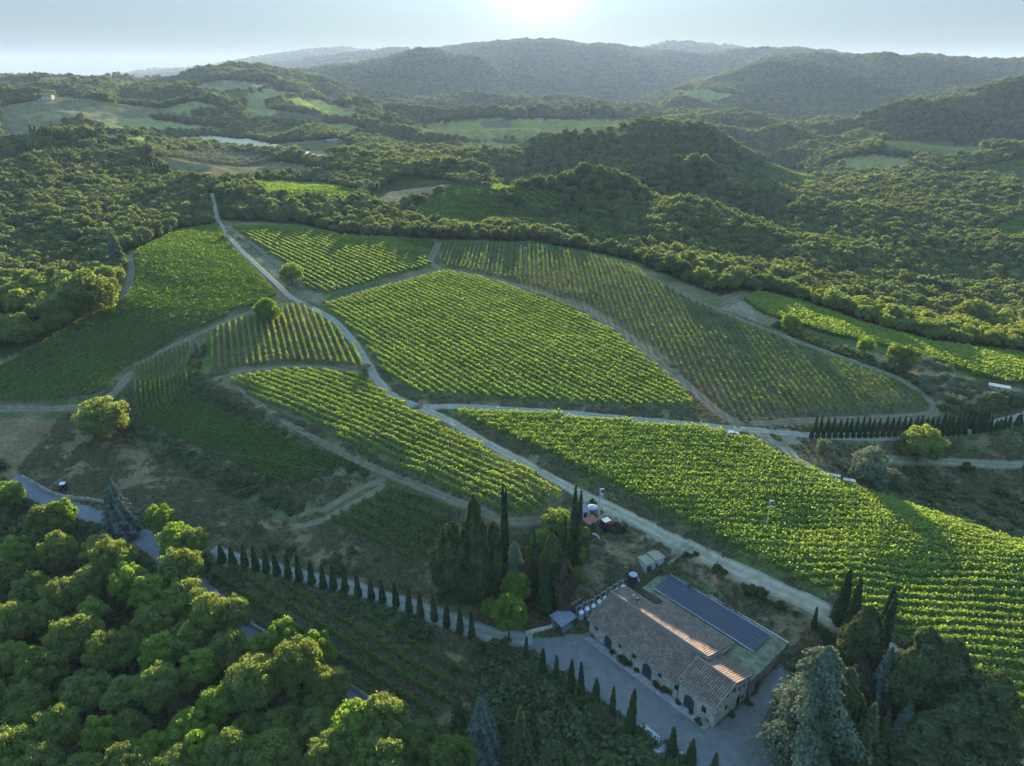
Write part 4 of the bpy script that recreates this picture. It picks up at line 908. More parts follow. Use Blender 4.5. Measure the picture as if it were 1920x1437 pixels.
# others
place_h(spruce[0], 231, 1005, 892, 70, 'blue-green cedar-like spruce beside the grey valley road')
place_h(spruce[1], 905, 1420, 1296, 80, 'bluish spruce in the dark garden at the bottom')
place_h(green_spr[0], 862, 1392, 1300, 50, 'dark green spruce at the lower end of the low vineyard')
place_h(green_spr[0], 975, 1430, 1325, 60, 'green spruce right of the bluish spruce in the dark garden')
place_h(green_spr[0], 1033, 1450, 1378, 54, 'small spruce at the bottom edge of the dark garden')
place_h(brown_con[0], 968, 1400, 1325, 13, 'thin dead reddish conifer standing in the dark garden')
place_h(poplar[0], 223, 505, 437, 18, 'pale slender poplar at the edge of the left wood')
place_h(poplar[0], 372, 672, 640, 10, 'small slender pale tree above the bend of the terrace')
place_h(small_cyp[2], 1098, 215, 196, 4, 'tiny cypress on the vineyard hill below the mountain', 'distant cypresses on the vineyard hill'); place_h(small_cyp[1], 1110, 215, 192, 5, 'tiny cypress on the vineyard hill below the mountain', 'distant cypresses on the vineyard hill')
for i in range(10): place_h(small_cyp[i % 4], 62 + i * 7.5, 262 + i * 1.6, 232 + i * 1.9 + random.uniform(-3, 3), 6.5, 'distant dark cypress in the row at the upper left', 'distant cypresses at the upper left')
for i in range(7): place_h(small_cyp[i % 4], 270 + i * 8, 322 + i * 2, 296 + i * 2.2, 7, 'distant dark cypress in the row inside the left wood', 'distant cypresses in the left wood')

# single broadleaf trees, shrubs and olives
olive = [proto(make_tree('olive_tree', 2.4, 1.8, 2.6, 14, 900, .34, M_olive, 500 + i, r=.2, limbs=4, bark=M_bark2)) for i in range(3)]
willow = [proto(make_tree('willow_tree', 4.2, 4.0, 4.6, 26, 4200, .42, M_olive, 510, r=.3, bark=M_bark2))]
bush = [proto(make_tree('bush', 1.8, 1.4, 1.1, 14, 1300, .26, M_shrub, 520 + i, r=.08, limbs=3)) for i in range(3)]
def place_c(p_, u, v, rpx, R0, k, label, cat='tree', group=None, sq=1.0):
    """crown centre at (u, v), radius rpx in the photo; k = crown centre height over R"""
    a = G(u, v, 3); 
    for _ in range(3): R = rpx / F * slant(a[0], a[1], float(hgt(*a))); a = G(u, v, R * k)
    s = R / R0; return place(p_, xy=a, s=(s, s, s * sq), label=label, cat=cat, group=group)
low_p = [proto(make_tree('broadleaf_tree', 4.6, 4.4, 4.7, 95, 15000, .32, M_oak, 160 + i)) for i in range(4)]
low_b = [proto(make_tree('broadleaf_tree', 4.2, 4.3, 4.3, 80, 14000, .30, M_acacia, 170 + i)) for i in range(3)]
for u, v, r, p_, R0, k, lb in [
    (190, 785, 37, low_p[0], 4.6, 1.02, 'round broadleaf tree alone at the corner of the brown field'),
    (500, 582, 21, low_b[1], 4.2, 1.02, 'round sunlit tree at the top of the small fan shaped vineyard'),
    (545, 514, 20, low_p[1], 4.6, 1.02, 'round shaded tree between the track and the top vineyard'),
    (160, 552, 40, low_p[2], 4.6, 1.02, 'broad sunlit tree at the edge of the left wood'), (112, 575, 30, low_p[0], 4.6, 1.02, 'grey-green tree left of the broad sunlit one at the wood edge'),
    (1690, 668, 22, low_p[3], 4.6, 1.02, 'round tree on the dry grass bank below the narrow right vineyard'),
    (1484, 604, 16, low_b[0], 4.2, 1.02, 'yellow-green tree at the left end of the rocky bank'),
    (1624, 648, 14, low_b[2], 4.2, 1.02, 'small yellow-green tree on the rocky bank'),
    (1728, 832, 32, low_p[1], 4.6, 1.02, 'tall leafy tree standing before the right avenue of cypresses'),
    (970, 1106, 26, near_b[1], 4.2, 1.6, 'bright yellow-green tree at the foot of the very tall cypress'),
    (955, 1160, 32, near_b[2], 4.2, 1.5, 'green leafy tree at the upper corner of the gravel yard'), (921, 1146, 18, near_b[0], 4.2, 1.5, 'small bright tree left of the tree at the yard corner'),
    (1044, 980, 27, low_p[0], 4.6, 1.02, 'large grey-green tree behind the tall cypresses near the pole'), (1018, 1012, 22, low_b[0], 4.2, 1.02, 'sunlit leafy tree left of the large grey-green tree'),
    (1082, 1038, 17, low_p[2], 4.6, 1.02, 'dark leafy tree at the foot of the twin-topped cypress near the pole'), (1078, 1078, 18, low_p[3], 4.6, 1.02, 'dark leafy tree beside the brownish conifer'),
    (1094, 1000, 13, low_p[1], 4.6, 1.02, 'small leafy tree right of the twin-topped cypress near the pole'), (994, 1035, 12, low_b[1], 4.2, 1.02, 'small pale tree beside the dark narrow cypress'),
    (1035, 1120, 15, low_p[1], 4.6, 1.02, 'dark tree between the broad smooth cypress and the brown conifer'),
    (880, 1385, 26, low_p[0], 4.6, 1.02, 'shaded tree at the lower edge of the low vineyard'),
    (1825, 590, 26, low_p[2], 4.6, 1.02, 'rounded tree standing off the right wood edge'), (1875, 600, 20, low_p[0], 4.6, 1.02, 'smaller rounded tree at the far right of the wood edge'),
    ]:
    place_c(p_, u, v, r, R0, k, lb)
for u, v, r, lb in [(1630, 876, 30, 'large silvery willow in the right hollow'), (1672, 898, 17, 'smaller silvery willow right of the large one'), (1648, 905, 15, 'lowest silvery willow in the right hollow'), (1545, 838, 14, 'grey-green round willow at the left end of the hollow')]:
    place_c(willow[0], u, v, r, 4.2, 1.0, lb)
OLV_ONE = [(435, 437, 8, 'olive tree on the track junction at the hilltop'), (452, 447, 7, 'second olive tree on the track junction, nearer the camera'), (688, 686, 9, 'small olive tree at the corner of the fan shaped vineyard'), (700, 664, 8, 'faint olive tree beside the road, above the corner olive'), (410, 728, 9, 'olive tree at the left tip of the slanting strip'), (488, 768, 8, 'left of two olive trees below the slanting strip'), (517, 778, 9, 'right of two olive trees below the slanting strip')]
for u, v, r, lb in OLV_ONE: place_c(olive[0], u, v, r, 2.4, 1.1, lb)
# olive groves: one by one on the middle slope
pg = poly(OLV); n_ol = 0
a0 = G(430, 310); d_ = np.array([.94, -.34]); nn = np.array([.34, .94])
for i in range(-30, 31):
    for j in range(-30, 31):
        q = a0 + d_ * i * 9.0 + nn * j * 9.5 + rng.uniform(-1, 1, 2)
        if inside(np.array([q[0]]), np.array([q[1]]), pg)[0] and float(visible(q[0], q[1], 4)) > -.003 and n_ol < 170:
            n_ol += 1; place(olive[n_ol % 3], xy=q, s=random.uniform(1.2, 1.7), label='grey-green olive tree in the grove on the middle slope', cat='olive tree', group='olive grove on the middle slope')
pg = poly([(1660,690),(1700,670),(1760,690),(1840,725),(1870,745),(1790,772),(1740,740),(1700,712)])
k_ = 0
for _ in range(400):
    q = np.array([rng.uniform(pg[:, 0].min(), pg[:, 0].max()), rng.uniform(pg[:, 1].min(), pg[:, 1].max())])
    if k_ < 34 and inside(np.array([q[0]]), np.array([q[1]]), pg)[0]:
        k_ += 1; place(olive[k_ % 3], xy=q, s=random.uniform(.55, .95), label='young silvery olive tree on the dry bank below the right vineyard', cat='olive tree', group='young olive trees on the dry bank')
print('olives', n_ol)
BUSH = [(1168,986,10,'yellow-green bush beside the black tent'),(1150,994,8,'pale green bush beside the red tractor'),(1555,1192,14,'yellowish bush at the foot of the left tall cypress'),(1290,1040,8,'pale bush at the end of the fenced ramp'),(1305,1038,6,'small bush right of the pale one at the ramp'),(1345,1065,9,'grey-green bush at the thin pole by the road'),(1358,1072,7,'round grey bush on the bank below the road'),
 (1405,1105,13,'grey-green bush on the sunlit bank edge'),(1425,1112,13,'yellowing bush on the sunlit bank edge'),(1440,1128,8,'small bush lowest on the sunlit bank edge'),(1465,1135,9,'grey bush near the end of the sunlit bank'),(1492,1150,6,'tiny bush near the end of the sunlit bank'),
 (1085,965,10,'dark bush beside the grey shed roof'),(1108,990,9,'dark green bush below the rusty sheet'),(1112,940,7,'bush left of the concrete pole'),(1248,1118,6,'small round bush behind the roof notch'),
 (1172,1238,12,'large climbing bush on the front wall of the long house'),(1150,1222,7,'low bush at the left arch of the long house'),(1195,1256,6,'dark low bush by the middle arch'),(1252,1290,12,'large bush on the front wall left of the corner house'),(1232,1282,8,'low bush right of the middle arch'),(1272,1315,6,'small bush at the joint of the two houses'),(1335,1345,11,'bush growing up the near corner of the house'),(1310,1352,7,'low flower bush under the corner house window'),(1372,1338,6,'reddish low bush on the gable side'),(1405,1318,6,'small bush at the far corner of the gable side'),(1118,1188,8,'bush at the left end of the long house'),(1296,1335,5,'low plant at the large arch'),
 (1198,1370,8,'reddish bush beside the grey slab'),(1252,1394,8,'bush at the foot of a yard cypress')]
for i, (u, v, r, lb) in enumerate(BUSH): place_c(bush[i % 3], u, v, r, 1.8, .7, lb, 'bush')

# scrub, hedges and undergrowth nobody could count
M_scrub = leafmat('scrub_leaves', (.045, .058, .026), (.125, .140, .062), .35, (1.4, 1.5, .6), .5)
srcb = bpy.data.collections.new('scrub_clumps')
for i in range(5):
    V, tone = blob_crown(1.3, .9, .6, 9, 260, .36, 600 + i, .8); o_ = bpy.data.objects.new('scrub_%d' % i, quads_mesh('scrub_clump', V, attr=tone)); o_.data.materials.append(M_scrub); srcb.objects.link(o_)
SP = []
def scat(px, dens, s0, s1, noisy=.0, world=None):
    pg = poly(px, 10) if world is None else world; A_ = (pg[:, 0].max() - pg[:, 0].min()) * (pg[:, 1].max() - pg[:, 1].min()); n_ = int(A_ * dens)
    X = rng.uniform(pg[:, 0].min(), pg[:, 0].max(), n_); Y = rng.uniform(pg[:, 1].min(), pg[:, 1].max(), n_); k = inside(X, Y, pg)
    if noisy: k &= fbm(X / 8, Y / 8, 3, 71) + rng.uniform(-.12, .12, n_) > noisy
    X, Y = X[k], Y[k]; SP.append(np.stack([X, Y, rng.uniform(s0, s1, len(X))], 1))
scat([(222,760),(252,790),(350,845),(450,885),(545,925),(575,955),(540,968),(490,955),(400,915),(300,870),(240,830),(215,790)], .35, .5, 1.3, .40)
scat([(370,725),(420,745),(500,795),(560,825),(640,865),(700,895),(690,905),(560,830),(400,758),(358,745),(360,660),(385,640)], .32, .5, 1.3, .35)
scat([(1455,604),(1510,628),(1600,660),(1700,700),(1745,735),(1735,742),(1690,718),(1600,674),(1500,640),(1448,614)], .35, .5, 1.1)
scat([(1750,765),(1800,750),(1870,742),(1925,750),(1925,765),(1850,775),(1770,780)], .4, .9, 1.6)
scat([(1560,870),(1700,900),(1760,930),(1850,985),(1925,1005),(1925,1015),(1850,995),(1740,955),(1640,912),(1570,885)], .22, .4, 1.0, .35)
scat([(1570,880),(1900,860),(1990,870),(1990,1010),(1900,1000),(1760,940)], .05, .7, 1.9, .48)
scat([(620,1108),(700,1138),(790,1165),(830,1200),(790,1205),(720,1170),(640,1145),(605,1125)], .5, .7, 1.3)
scat([(420,985),(560,1000),(700,1040),(800,1090),(880,1140),(860,1160),(700,1100),(560,1060),(430,1015)], .05, .5, 1.5, .42)
scat([(880,1190),(980,1215),(1100,1310),(1200,1380),(1280,1440),(1180,1450),(1080,1440),(960,1440),(860,1400),(890,1300)], .40, .6, 1.7, .35)
scat([(0,880),(60,930),(130,975),(240,1000),(400,1060),(390,1130),(560,1250),(820,1400),(820,1437),(0,1437),(-120,1437),(-120,950)], .10, .7, 2.0)
scat([(1440,1270),(1500,1240),(1600,1200),(1700,1250),(1850,1370),(1850,1437),(1480,1437),(1445,1390)], .16, .5, 1.4)
scat([(640,955),(740,910),(860,955),(900,1000),(880,1090),(820,1070),(840,1010),(845,962),(740,918),(640,962)], .06, .4, 1.1, .4)
scat([(1075,960),(1110,985),(1090,1060),(1060,1120),(990,1150),(960,1120),(1000,1060),(1040,1000)], .2, .5, 1.3)
scat([(1330,1048),(1560,1150),(1560,1180),(1440,1120),(1320,1062)], .02, .3, .9, .4)
SPA = np.concatenate(SP)
def free(A_, m=2.0):
    bad = np.zeros(len(A_), bool)
    for X, Y, w_ in ROADW:
        if Y.min() > 320: continue
        for i in range(0, len(A_), 3000):
            dd = (A_[i:i+3000, 0, None] - X[None, ::2]) ** 2 + (A_[i:i+3000, 1, None] - Y[None, ::2]) ** 2; j = dd.argmin(1); bad[i:i+3000] |= np.sqrt(dd.min(1)) < w_[::2][j] * .5 + m * .4
    bad |= inside(A_[:, 0], A_[:, 1], yg)
    return A_[~bad]
def cloud(name, A_, coll, nvar, label, cat, zoff=-.1):
    me = bpy.data.meshes.new(name); me.vertices.add(len(A_)); me.vertices.foreach_set('co', np.stack([A_[:, 0], A_[:, 1], hgt(A_[:, 0], A_[:, 1]) + zoff], 1).astype(np.float32).reshape(-1))
    s = A_[:, 2]
    for nm, val in (('sc', np.stack([s, s, s * rng.uniform(.7, 1.2, len(s))], 1)), ('rot', np.stack([0 * s, 0 * s, rng.uniform(0, 6.28, len(s))], 1))):
        a = me.attributes.new(nm, 'FLOAT_VECTOR', 'POINT'); a.data.foreach_set('vector', val.astype(np.float32).reshape(-1))
    a = me.attributes.new('pick', 'INT', 'POINT'); a.data.foreach_set('value', rng.integers(0, nvar, len(s)).astype(np.int32))
    o_ = link(name, me); tag(o_, label, cat, kind='stuff'); instancer(o_, coll)
cloud('undergrowth', free(SPA), srcb, 5, 'scrub and undergrowth on the banks and under the near trees', 'scrub')
# grass tufts over the open ground
srcg = bpy.data.collections.new('grass_tufts')
M_tuft = leafmat('grass_blades', (.085, .085, .042), (.215, .180, .105), .35, (1.2, 1.2, .8), .6)
for i in range(4):
    g = np.random.default_rng(700 + i); n_ = 46; C = np.stack([g.normal(0, .38, n_), g.normal(0, .38, n_), g.uniform(.03, .22, n_)], 1); V = leaf_quads(C, .17 * g.uniform(.6, 1.3, n_), None, 1, 1.8)
    o_ = bpy.data.objects.new('tuft_%d' % i, quads_mesh('grass_tuft', V, attr=g.uniform(size=n_))); o_.data.materials.append(M_tuft); srcg.objects.link(o_)
X = rng.uniform(-150, 190, 150000); Y = rng.uniform(80, 235, 150000); k = np.abs(X / Y) < 1.05; X, Y = X[k], Y[k]
k = (fbm(X / 6, Y / 6, 3, 91) + rng.uniform(-.2, .2, len(X)) > .48) & inside(X, Y, home_w)
for f in (FA, FC, FS, FL, FT, FR): k &= ~inside(X, Y, poly(f, 14))
A_ = free(np.stack([X[k], Y[k], rng.uniform(.6, 1.5, k.sum())], 1), 1.0); print('tufts', len(A_))
cloud('grass', A_, srcg, 4, 'dry and green grass tufts on the open ground', 'grass', 0.0)

# ------------------------------------------------------------------ the stone house
Apt = Gz(1336, 1365, .05); Bpt = Gz(1103, 1190, .05); e1 = (Bpt - Apt); LEN = e1.length; e1.normalize()
ROTZ = math.atan2(-e1.y, -e1.x); FR = Matrix.Translation(Apt) @ Matrix.Rotation(ROTZ, 4, 'Z'); FRI = FR.inverted()
print('house', Apt, Bpt, LEN)
def on_plane(u, v, y=None, x=None):
    """local house point where the sight line meets the wall plane y=const or x=const"""
    p, t = ray(u, v); o_ = FRI @ Vector((0, 0, H)); d = (FRI.to_3x3() @ Vector((p, 1, t)))
    k = (y - o_.y) / d.y if y is not None else (x - o_.x) / d.x
    return o_ + d * k
def stone(name, c1=(.36, .32, .25), c2=(.20, .17, .13), mortar=(.42, .39, .33), scale=2.6):
    m, t, o = mat_base(name); tc = t.nodes.new('ShaderNodeTexCoord'); mp = t.nodes.new('ShaderNodeMapping'); mp.inputs['Scale'].default_value = (1, 1, 1.7); t.links.new(tc.outputs['Object'], mp.inputs[0])
    v = t.nodes.new('ShaderNodeTexVoronoi'); v.inputs['Scale'].default_value = scale; t.links.new(mp.outputs[0], v.inputs['Vector'])
    v2 = t.nodes.new('ShaderNodeTexVoronoi'); v2.feature = 'DISTANCE_TO_EDGE'; v2.inputs['Scale'].default_value = scale; t.links.new(mp.outputs[0], v2.inputs['Vector'])
    sp = t.nodes.new('ShaderNodeSeparateColor'); t.links.new(v.outputs['Color'], sp.inputs[0]); c = ramp(t, sp.outputs[0], [(0, c2), (.5, c1), (1, tuple(x * 1.15 for x in c1))])
    e = ramp(t, v2.outputs['Distance'], [(.0, (1, 1, 1)), (.06, (0, 0, 0))]); c = mix(t, e, c, mortar); c = mix(t, .55, c, ramp(t, noise(t, .5, 5, .7), [(.3, (.5, .5, .46)), (.7, (1.2, 1.15, 1.1))]), 'MULTIPLY')
    b = t.nodes.new('ShaderNodeBsdfDiffuse'); t.links.new(c, b.inputs[0]); bp = t.nodes.new('ShaderNodeBump'); bp.inputs['Distance'].default_value = .05; t.links.new(v2.outputs['Distance'], bp.inputs['Height']); t.links.new(bp.outputs[0], b.inputs['Normal']); t.links.new(b.outputs[0], o.inputs[0]); return m
def tilemat(name, a, b_, c_, dirt):
    m, t, o = mat_base(name); at = t.nodes.new('ShaderNodeAttribute'); at.attribute_name = 'tone'; c = ramp(t, at.outputs['Fac'], [(0, tuple(x * .45 for x in b_)), (.2, b_), (.5, a), (.8, c_), (1, tuple(x * 1.25 for x in c_))])
    c = mix(t, .8, c, ramp(t, noise(t, .45, 6, .7), [(.32, dirt), (.62, (1.1, 1.1, 1.1))]), 'MULTIPLY')
    b = t.nodes.new('ShaderNodeBsdfPrincipled'); b.inputs['Roughness'].default_value = .8; b.inputs['Specular IOR Level'].default_value = .25; t.links.new(c, b.inputs['Base Color']); t.links.new(b.outputs[0], o.inputs[0]); return m
M_stone = stone('rubble_stone'); M_stone_d = stone('dark_rubble', (.22, .19, .15), (.11, .095, .075), (.26, .24, .2), 1.8)
M_tile = tilemat('terracotta_tiles', (.205, .135, .096), (.150, .102, .078), (.250, .170, .122), (.6, .6, .62))
M_ridge = plain('ridge_mortar', (.24, .19, .155), .9, (.16, .125, .10), 2)
M_door = plain('green_grey_door', (.055, .060, .065), .6); M_pane = plain('dark_window_glass', (.02, .025, .03), .12, spec=.6); M_sur = plain('stone_surround', (.36, .33, .27), .9)
M_metal = plain('zinc', (.16, .17, .19), .6); M_steel = plain('stainless_steel', (.50, .52, .54), .4, (.4, .42, .44), metal=.5); M_white = plain('white_paint', (.36, .36, .35), .85, (.24, .24, .23), spec=.05); M_dark = plain('dark_iron', (.04, .04, .045), .5)
def roof_part(name, x0, x1, y0, z0, y1, z1, parent, mat=None, rib=.46, course=.42, cutx=None):
    """tiled slope from eave (y0,z0) to ridge (y1,z1), ribs running down the slope"""
    nx_ = int(abs(x1 - x0) / rib) * 6 + 1; L = math.hypot(y1 - y0, z1 - z0); nc = max(3, int(L / course)); ny_ = nc * 2
    xs_ = np.linspace(x0, x1, nx_); q = np.arange(ny_); f = (q // 2 + (q % 2) * .999) / nc; step = np.where(q % 2 == 0, .05, 0.0)      # lower lip of each course stands proud
    rb = .15 * np.abs(np.sin(np.linspace(0, math.pi * int(abs(x1 - x0) / rib), nx_)))
    sag = .05 * (noise2(xs_[None, :] / 3 + 9, f[:, None] * L / 2, 5) - .5)
    jit = .03 * (noise2(np.floor(xs_[None, :] / rib) * 3.1, np.floor(f[:, None] * nc) * 1.7 + .5, 6) - .5)
    X = np.ones((ny_, 1)) * xs_[None, :]; Y = (y0 + (y1 - y0) * f)[:, None] * np.ones((1, nx_)); Z = (z0 + (z1 - z0) * f)[:, None] + rb[None, :] + step[:, None] + sag + jit + .06
    me = grid_mesh(name, X, Y, Z, False); nf = len(me.polygons); fi = np.arange(nf); r_, c_ = fi // (nx_ - 1), fi % (nx_ - 1)
    hv = ((np.floor(c_ / 6) * 12.9898 + np.floor(r_ / 2) * 78.233)); tone = np.modf(np.sin(hv) * 43758.5453)[0]; tone = np.where((c_ % 6 == 0) | (c_ % 6 == 5), .0, .25 + np.abs(tone) * .7); tone = tone * np.where(r_ % 2 == 1, .4, 1.0)  # grooves toned darker: channel dirt plus shade painted in so ribs show
    a = me.attributes.new('tone', 'FLOAT', 'FACE'); a.data.foreach_set('value', tone.astype(np.float32))
    o_ = link(name, me, mat or M_tile, parent)
    mb = MB(); mb.hexa([(x0, y0, z0 - .12), (x1, y0, z0 - .12), (x1, y1, z1 - .12), (x0, y1, z1 - .12)], [(x0, y0, z0 + .05), (x1, y0, z0 + .05), (x1, y1, z1 + .05), (x0, y1, z1 + .05)]); mb.build('roof_boards', M_ridge, o_)
    return o_
house = empty('stone_house', Apt, ROTZ); tag(house, 'long old stone farmhouse with weathered terracotta roofs beside the gravel yard', 'house')
SL = 8.0; ML = LEN
m_ = MB()
def gabled(mb, x0, x1, y0, y1, ze0, ze1, yr, zr):
    vs = [(x0,y0,-1.5),(x1,y0,-1.5),(x1,y1,-1.5),(x0,y1,-1.5),(x0,y0,ze0),(x1,y0,ze0),(x1,y1,ze1),(x0,y1,ze1),(x0,yr,zr),(x1,yr,zr)]
    mb.add(vs, [(0,3,2,1),(0,1,5,4),(2,3,7,6),(1,2,6,9,5),(3,0,4,8,7),(4,5,9,8),(8,9,6,7)])
gabled(m_, -SL, 0, 0, 11.2, 5.5, 5.5, 5.6, 7.2)
gabled(m_, -ML, -SL - .01, .25, 11.6, 4.35, 6.1, 7.0, 7.15)
gabled(m_, -23.0, -SL + .6, 11.5, 15.6, 6.0, 5.4, 11.8, 6.0)
wall = m_.build('wall', M_stone, house)
roof_part('roof', -ML - .4, -SL - .1, -.35, 4.25, 7.0, 7.25, house)
r2 = roof_part('roof', -23.4, -SL + 1.4, 16.1, 5.45, 6.7, 7.75, house); 
roof_part('roof', -ML - .4, -23.42, 12.2, 6.15, 6.7, 7.75, house)
roof_part('roof', -SL - .3, .4, -.4, 5.40, 5.6, 7.25, house); roof_part('roof', -SL - .3, .4, 11.6, 5.40, 5.6, 7.25, house)
mb = MB(); mb.box(-ML - .4, -SL + 1.4, 6.45, 6.75, 6.9, 7.72); mb.build('ridge_wall', M_ridge, house)
mb = MB(); mb.tube([(-ML - .4, 6.75, 7.86), (-SL + 1.4, 6.75, 7.86)], .14, 8); mb.tube([(-SL - .3, 5.6, 7.40), (.4, 5.6, 7.40)], .15, 8); mb.build('ridge_tiles', M_ridge, house)
mb = MB()
for x in (-SL - .42, .3):
    mb.hexa([(x,-.45,5.35),(x+.16,-.45,5.35),(x+.16,5.6,7.15),(x,5.6,7.15)],[(x,-.45,5.68),(x+.16,-.45,5.68),(x+.16,5.6,7.52),(x,5.6,7.52)]); mb.hexa([(x,5.62,7.15),(x+.16,5.62,7.15),(x+.16,11.65,5.35),(x,11.65,5.35)],[(x,5.62,7.52),(x+.16,5.62,7.52),(x+.16,11.65,5.68),(x,11.65,5.68)])
mb.build('verge', M_ridge, house)
mb = MB(); mb.box(-SL + 1.2, -SL + 1.38, 6.8, 15.7, 5.2, 5.4); mb.hexa([(-SL+.9,6.8,5.3),(-SL+1.25,6.8,5.3),(-SL+1.25,15.6,5.0),(-SL+.9,15.6,5.0)],[(-SL+.9,6.8,7.5),(-SL+1.25,6.8,7.5),(-SL+1.25,15.6,5.3),(-SL+.9,15.6,5.3)]); mb.build('gable_end', M_stone, house)
# chimney and roof vents
ch = on_plane(1195, 1120, y=9.0); mb = MB(); cx_ = -26.5
mb.box(cx_, cx_ + 1.0, 8.4, 9.2, 6.6, 8.0); chim = mb.build('chimney', M_stone, house); mb = MB(); mb.hexa([(cx_-.1,8.3,8.15),(cx_+1.1,8.3,8.15),(cx_+1.1,9.3,8.15),(cx_-.1,9.3,8.15)],[(cx_+.3,8.6,8.5),(cx_+.7,8.6,8.5),(cx_+.7,9.0,8.5),(cx_+.3,9.0,8.5)]); mb.build('chimney_cap', M_tile, chim)
mb = MB(); mb.lathe([(.32, 0), (.32, .25), (.26, .45), (.1, .55)], (-28.2, 10.3, 6.75), 12); mb.build('roof_dome', M_white, house, smooth=True)
mb = MB(); mb.lathe([(.22, 0), (.22, .15), (.12, .3)], (-SL + .2, 7.4, 7.4), 10); mb.build('roof_dome', M_white, house, smooth=True)
def window(x, z, w_, h_, face='f', parent=house, bars=True):
    mb = MB(); fr = MB(); sl = MB()
    def B(mb, a0, a1, d0, d1, z0, z1):
        if face == 'f': mb.box(a0, a1, (YF - d1), (YF - d0), z0, z1)
        else: mb.box(XF + d0, XF + d1, a0, a1, z0, z1)
    YF = 0.0 if x > -SL else .25; XF = 0.0
    B(fr, x - w_/2 - .14, x - w_/2, -.02, .045, z - h_/2 - .1, z + h_/2 + .16); B(fr, x + w_/2, x + w_/2 + .14, -.02, .045, z - h_/2 - .1, z + h_/2 + .16); B(fr, x - w_/2, x + w_/2, -.02, .045, z + h_/2, z + h_/2 + .16); B(sl, x - w_/2 - .2, x + w_/2 + .2, -.02, .10, z - h_/2 - .2, z - h_/2 - .1)
    o_ = fr.build('window', M_sur, parent)
    B(mb, x - w_/2, x + w_/2, .004, .012, z - h_/2 - .1, z + h_/2); mb.build('pane', M_pane, o_); sl.build('sill', M_sur, o_)
    c_ = MB(); B(c_, x - .03, x + .03, .012, .03, z - h_/2 - .1, z + h_/2); B(c_, x - w_/2, x - .03, .012, .028, z - .02, z + .02); B(c_, x + .03, x + w_/2, .012, .028, z - .02, z + .02); c_.build('window_bars', M_door, o_)
def arch(x, w_, h_):
    YF = 0.0 if x > -SL else .25; r = w_ / 2; n_ = 12
    pts = [(x - r, 0)] + [(x - r * math.cos(math.pi * i / n_), h_ - r + r * math.sin(math.pi * i / n_)) for i in range(n_ + 1)] + [(x + r, 0)]
    mb = MB(); k = len(pts); mb.add([(a, YF - .012, b) for a, b in pts] + [(a, YF + .04, b) for a, b in pts], [tuple(range(k))] + [(i, (i + 1) % k, k + (i + 1) % k, k + i) for i in range(k)])
    d = mb.build('door', M_door, house)
    sr = MB(); R2 = r + .28
    out = [(x - R2, 0)] + [(x - R2 * math.cos(math.pi * i / n_), h_ - r + R2 * math.sin(math.pi * i / n_)) for i in range(n_ + 1)] + [(x + R2, 0)]
    for i in range(k - 1): sr.add([(pts[i][0], YF - .05, pts[i][1]), (pts[i+1][0], YF - .05, pts[i+1][1]), (out[i+1][0], YF - .05, out[i+1][1]), (out[i][0], YF - .05, out[i][1]), (pts[i][0], YF + .03, pts[i][1]), (pts[i+1][0], YF + .03, pts[i+1][1]), (out[i+1][0], YF + .03, out[i+1][1]), (out[i][0], YF + .03, out[i][1])], [(0,1,2,3),(0,4,5,1),(3,2,6,7)])
    sr.build('door_surround', M_sur, d); hb_ = MB(); hb_.box(x - .03, x + .03, YF - .03, YF - .013, .1, h_ - .1); hb_.box(x + .08, x + .12, YF - .08, YF - .013, 1.0, 1.3); hb_.build('handle', M_dark, d)
for u, v, w_, h_ in ((1139, 1200, 2.1, 3.1), (1212, 1257, 2.3, 3.3), (1292, 1317, 2.3, 3.5)):
    q = on_plane(u, v, y=0.0); arch(q.x, w_, h_)
for u, v, w_, h_ in ((1117, 1178, .9, 1.2), (1161, 1211, .9, 1.2), (1188, 1231, .9, 1.3), (1236, 1266, .9, 1.3), (1267, 1290, .9, 1.3), (1320, 1330, 1.0, 1.4)):
    q = on_plane(u, v, y=0.0); window(q.x, max(1.3, q.z), w_, h_)
for u, v, w_, h_ in ((1353, 1314, .8, 1.1), (1365, 1303, .8, 1.2), (1377, 1294, .8, 1.2), (1387, 1291, .7, 1.0), (1395, 1286, .7, 1.0), (1361, 1326, .9, 1.2), (1392, 1307, .8, 1.0)):
    q = on_plane(u, v, x=0.0); window(q.y, q.z, w_, h_, 'g')
q = on_plane(1383, 1318, x=0.0); mb = MB(); mb.box(.004, .06, q.y - .55, q.y + .55, .05, 2.3); mb.build('door', M_door, house)
mb = MB(); mb.box(-.02, .05, .1, 11.1, 3.25, 3.42); mb.build('string_course', M_sur, house)
mb = MB()
for x, y, zt in ((-SL - .15, .18, 4.3), (-19.6, .18, 4.2), (.08, 11.0, 5.3)): mb.tube([(x, y - .12 if y < 5 else y, zt), (x, y - .12 if y < 5 else y, -.2)], .06, 6)
mb.build('downpipe', M_dark, house); mb = MB(); mb.tube([(-ML - .4, -.42, 4.2), (-SL - .3, -.42, 4.2)], .08, 6); mb.tube([(-SL - .2, -.48, 5.33), (.4, -.48, 5.33)], .08, 6); mb.build('gutter', M_metal, house)
# stone paving along the front wall
mb = MB(); mb.box(-ML - .2, -.6, -1.7, -.05, -.3, .16); tag(mb.build('footpath', plain('old_paving', (.27, .255, .235), .9, (.18, .17, .155), 1.2), None), kind='structure').matrix_world = FR

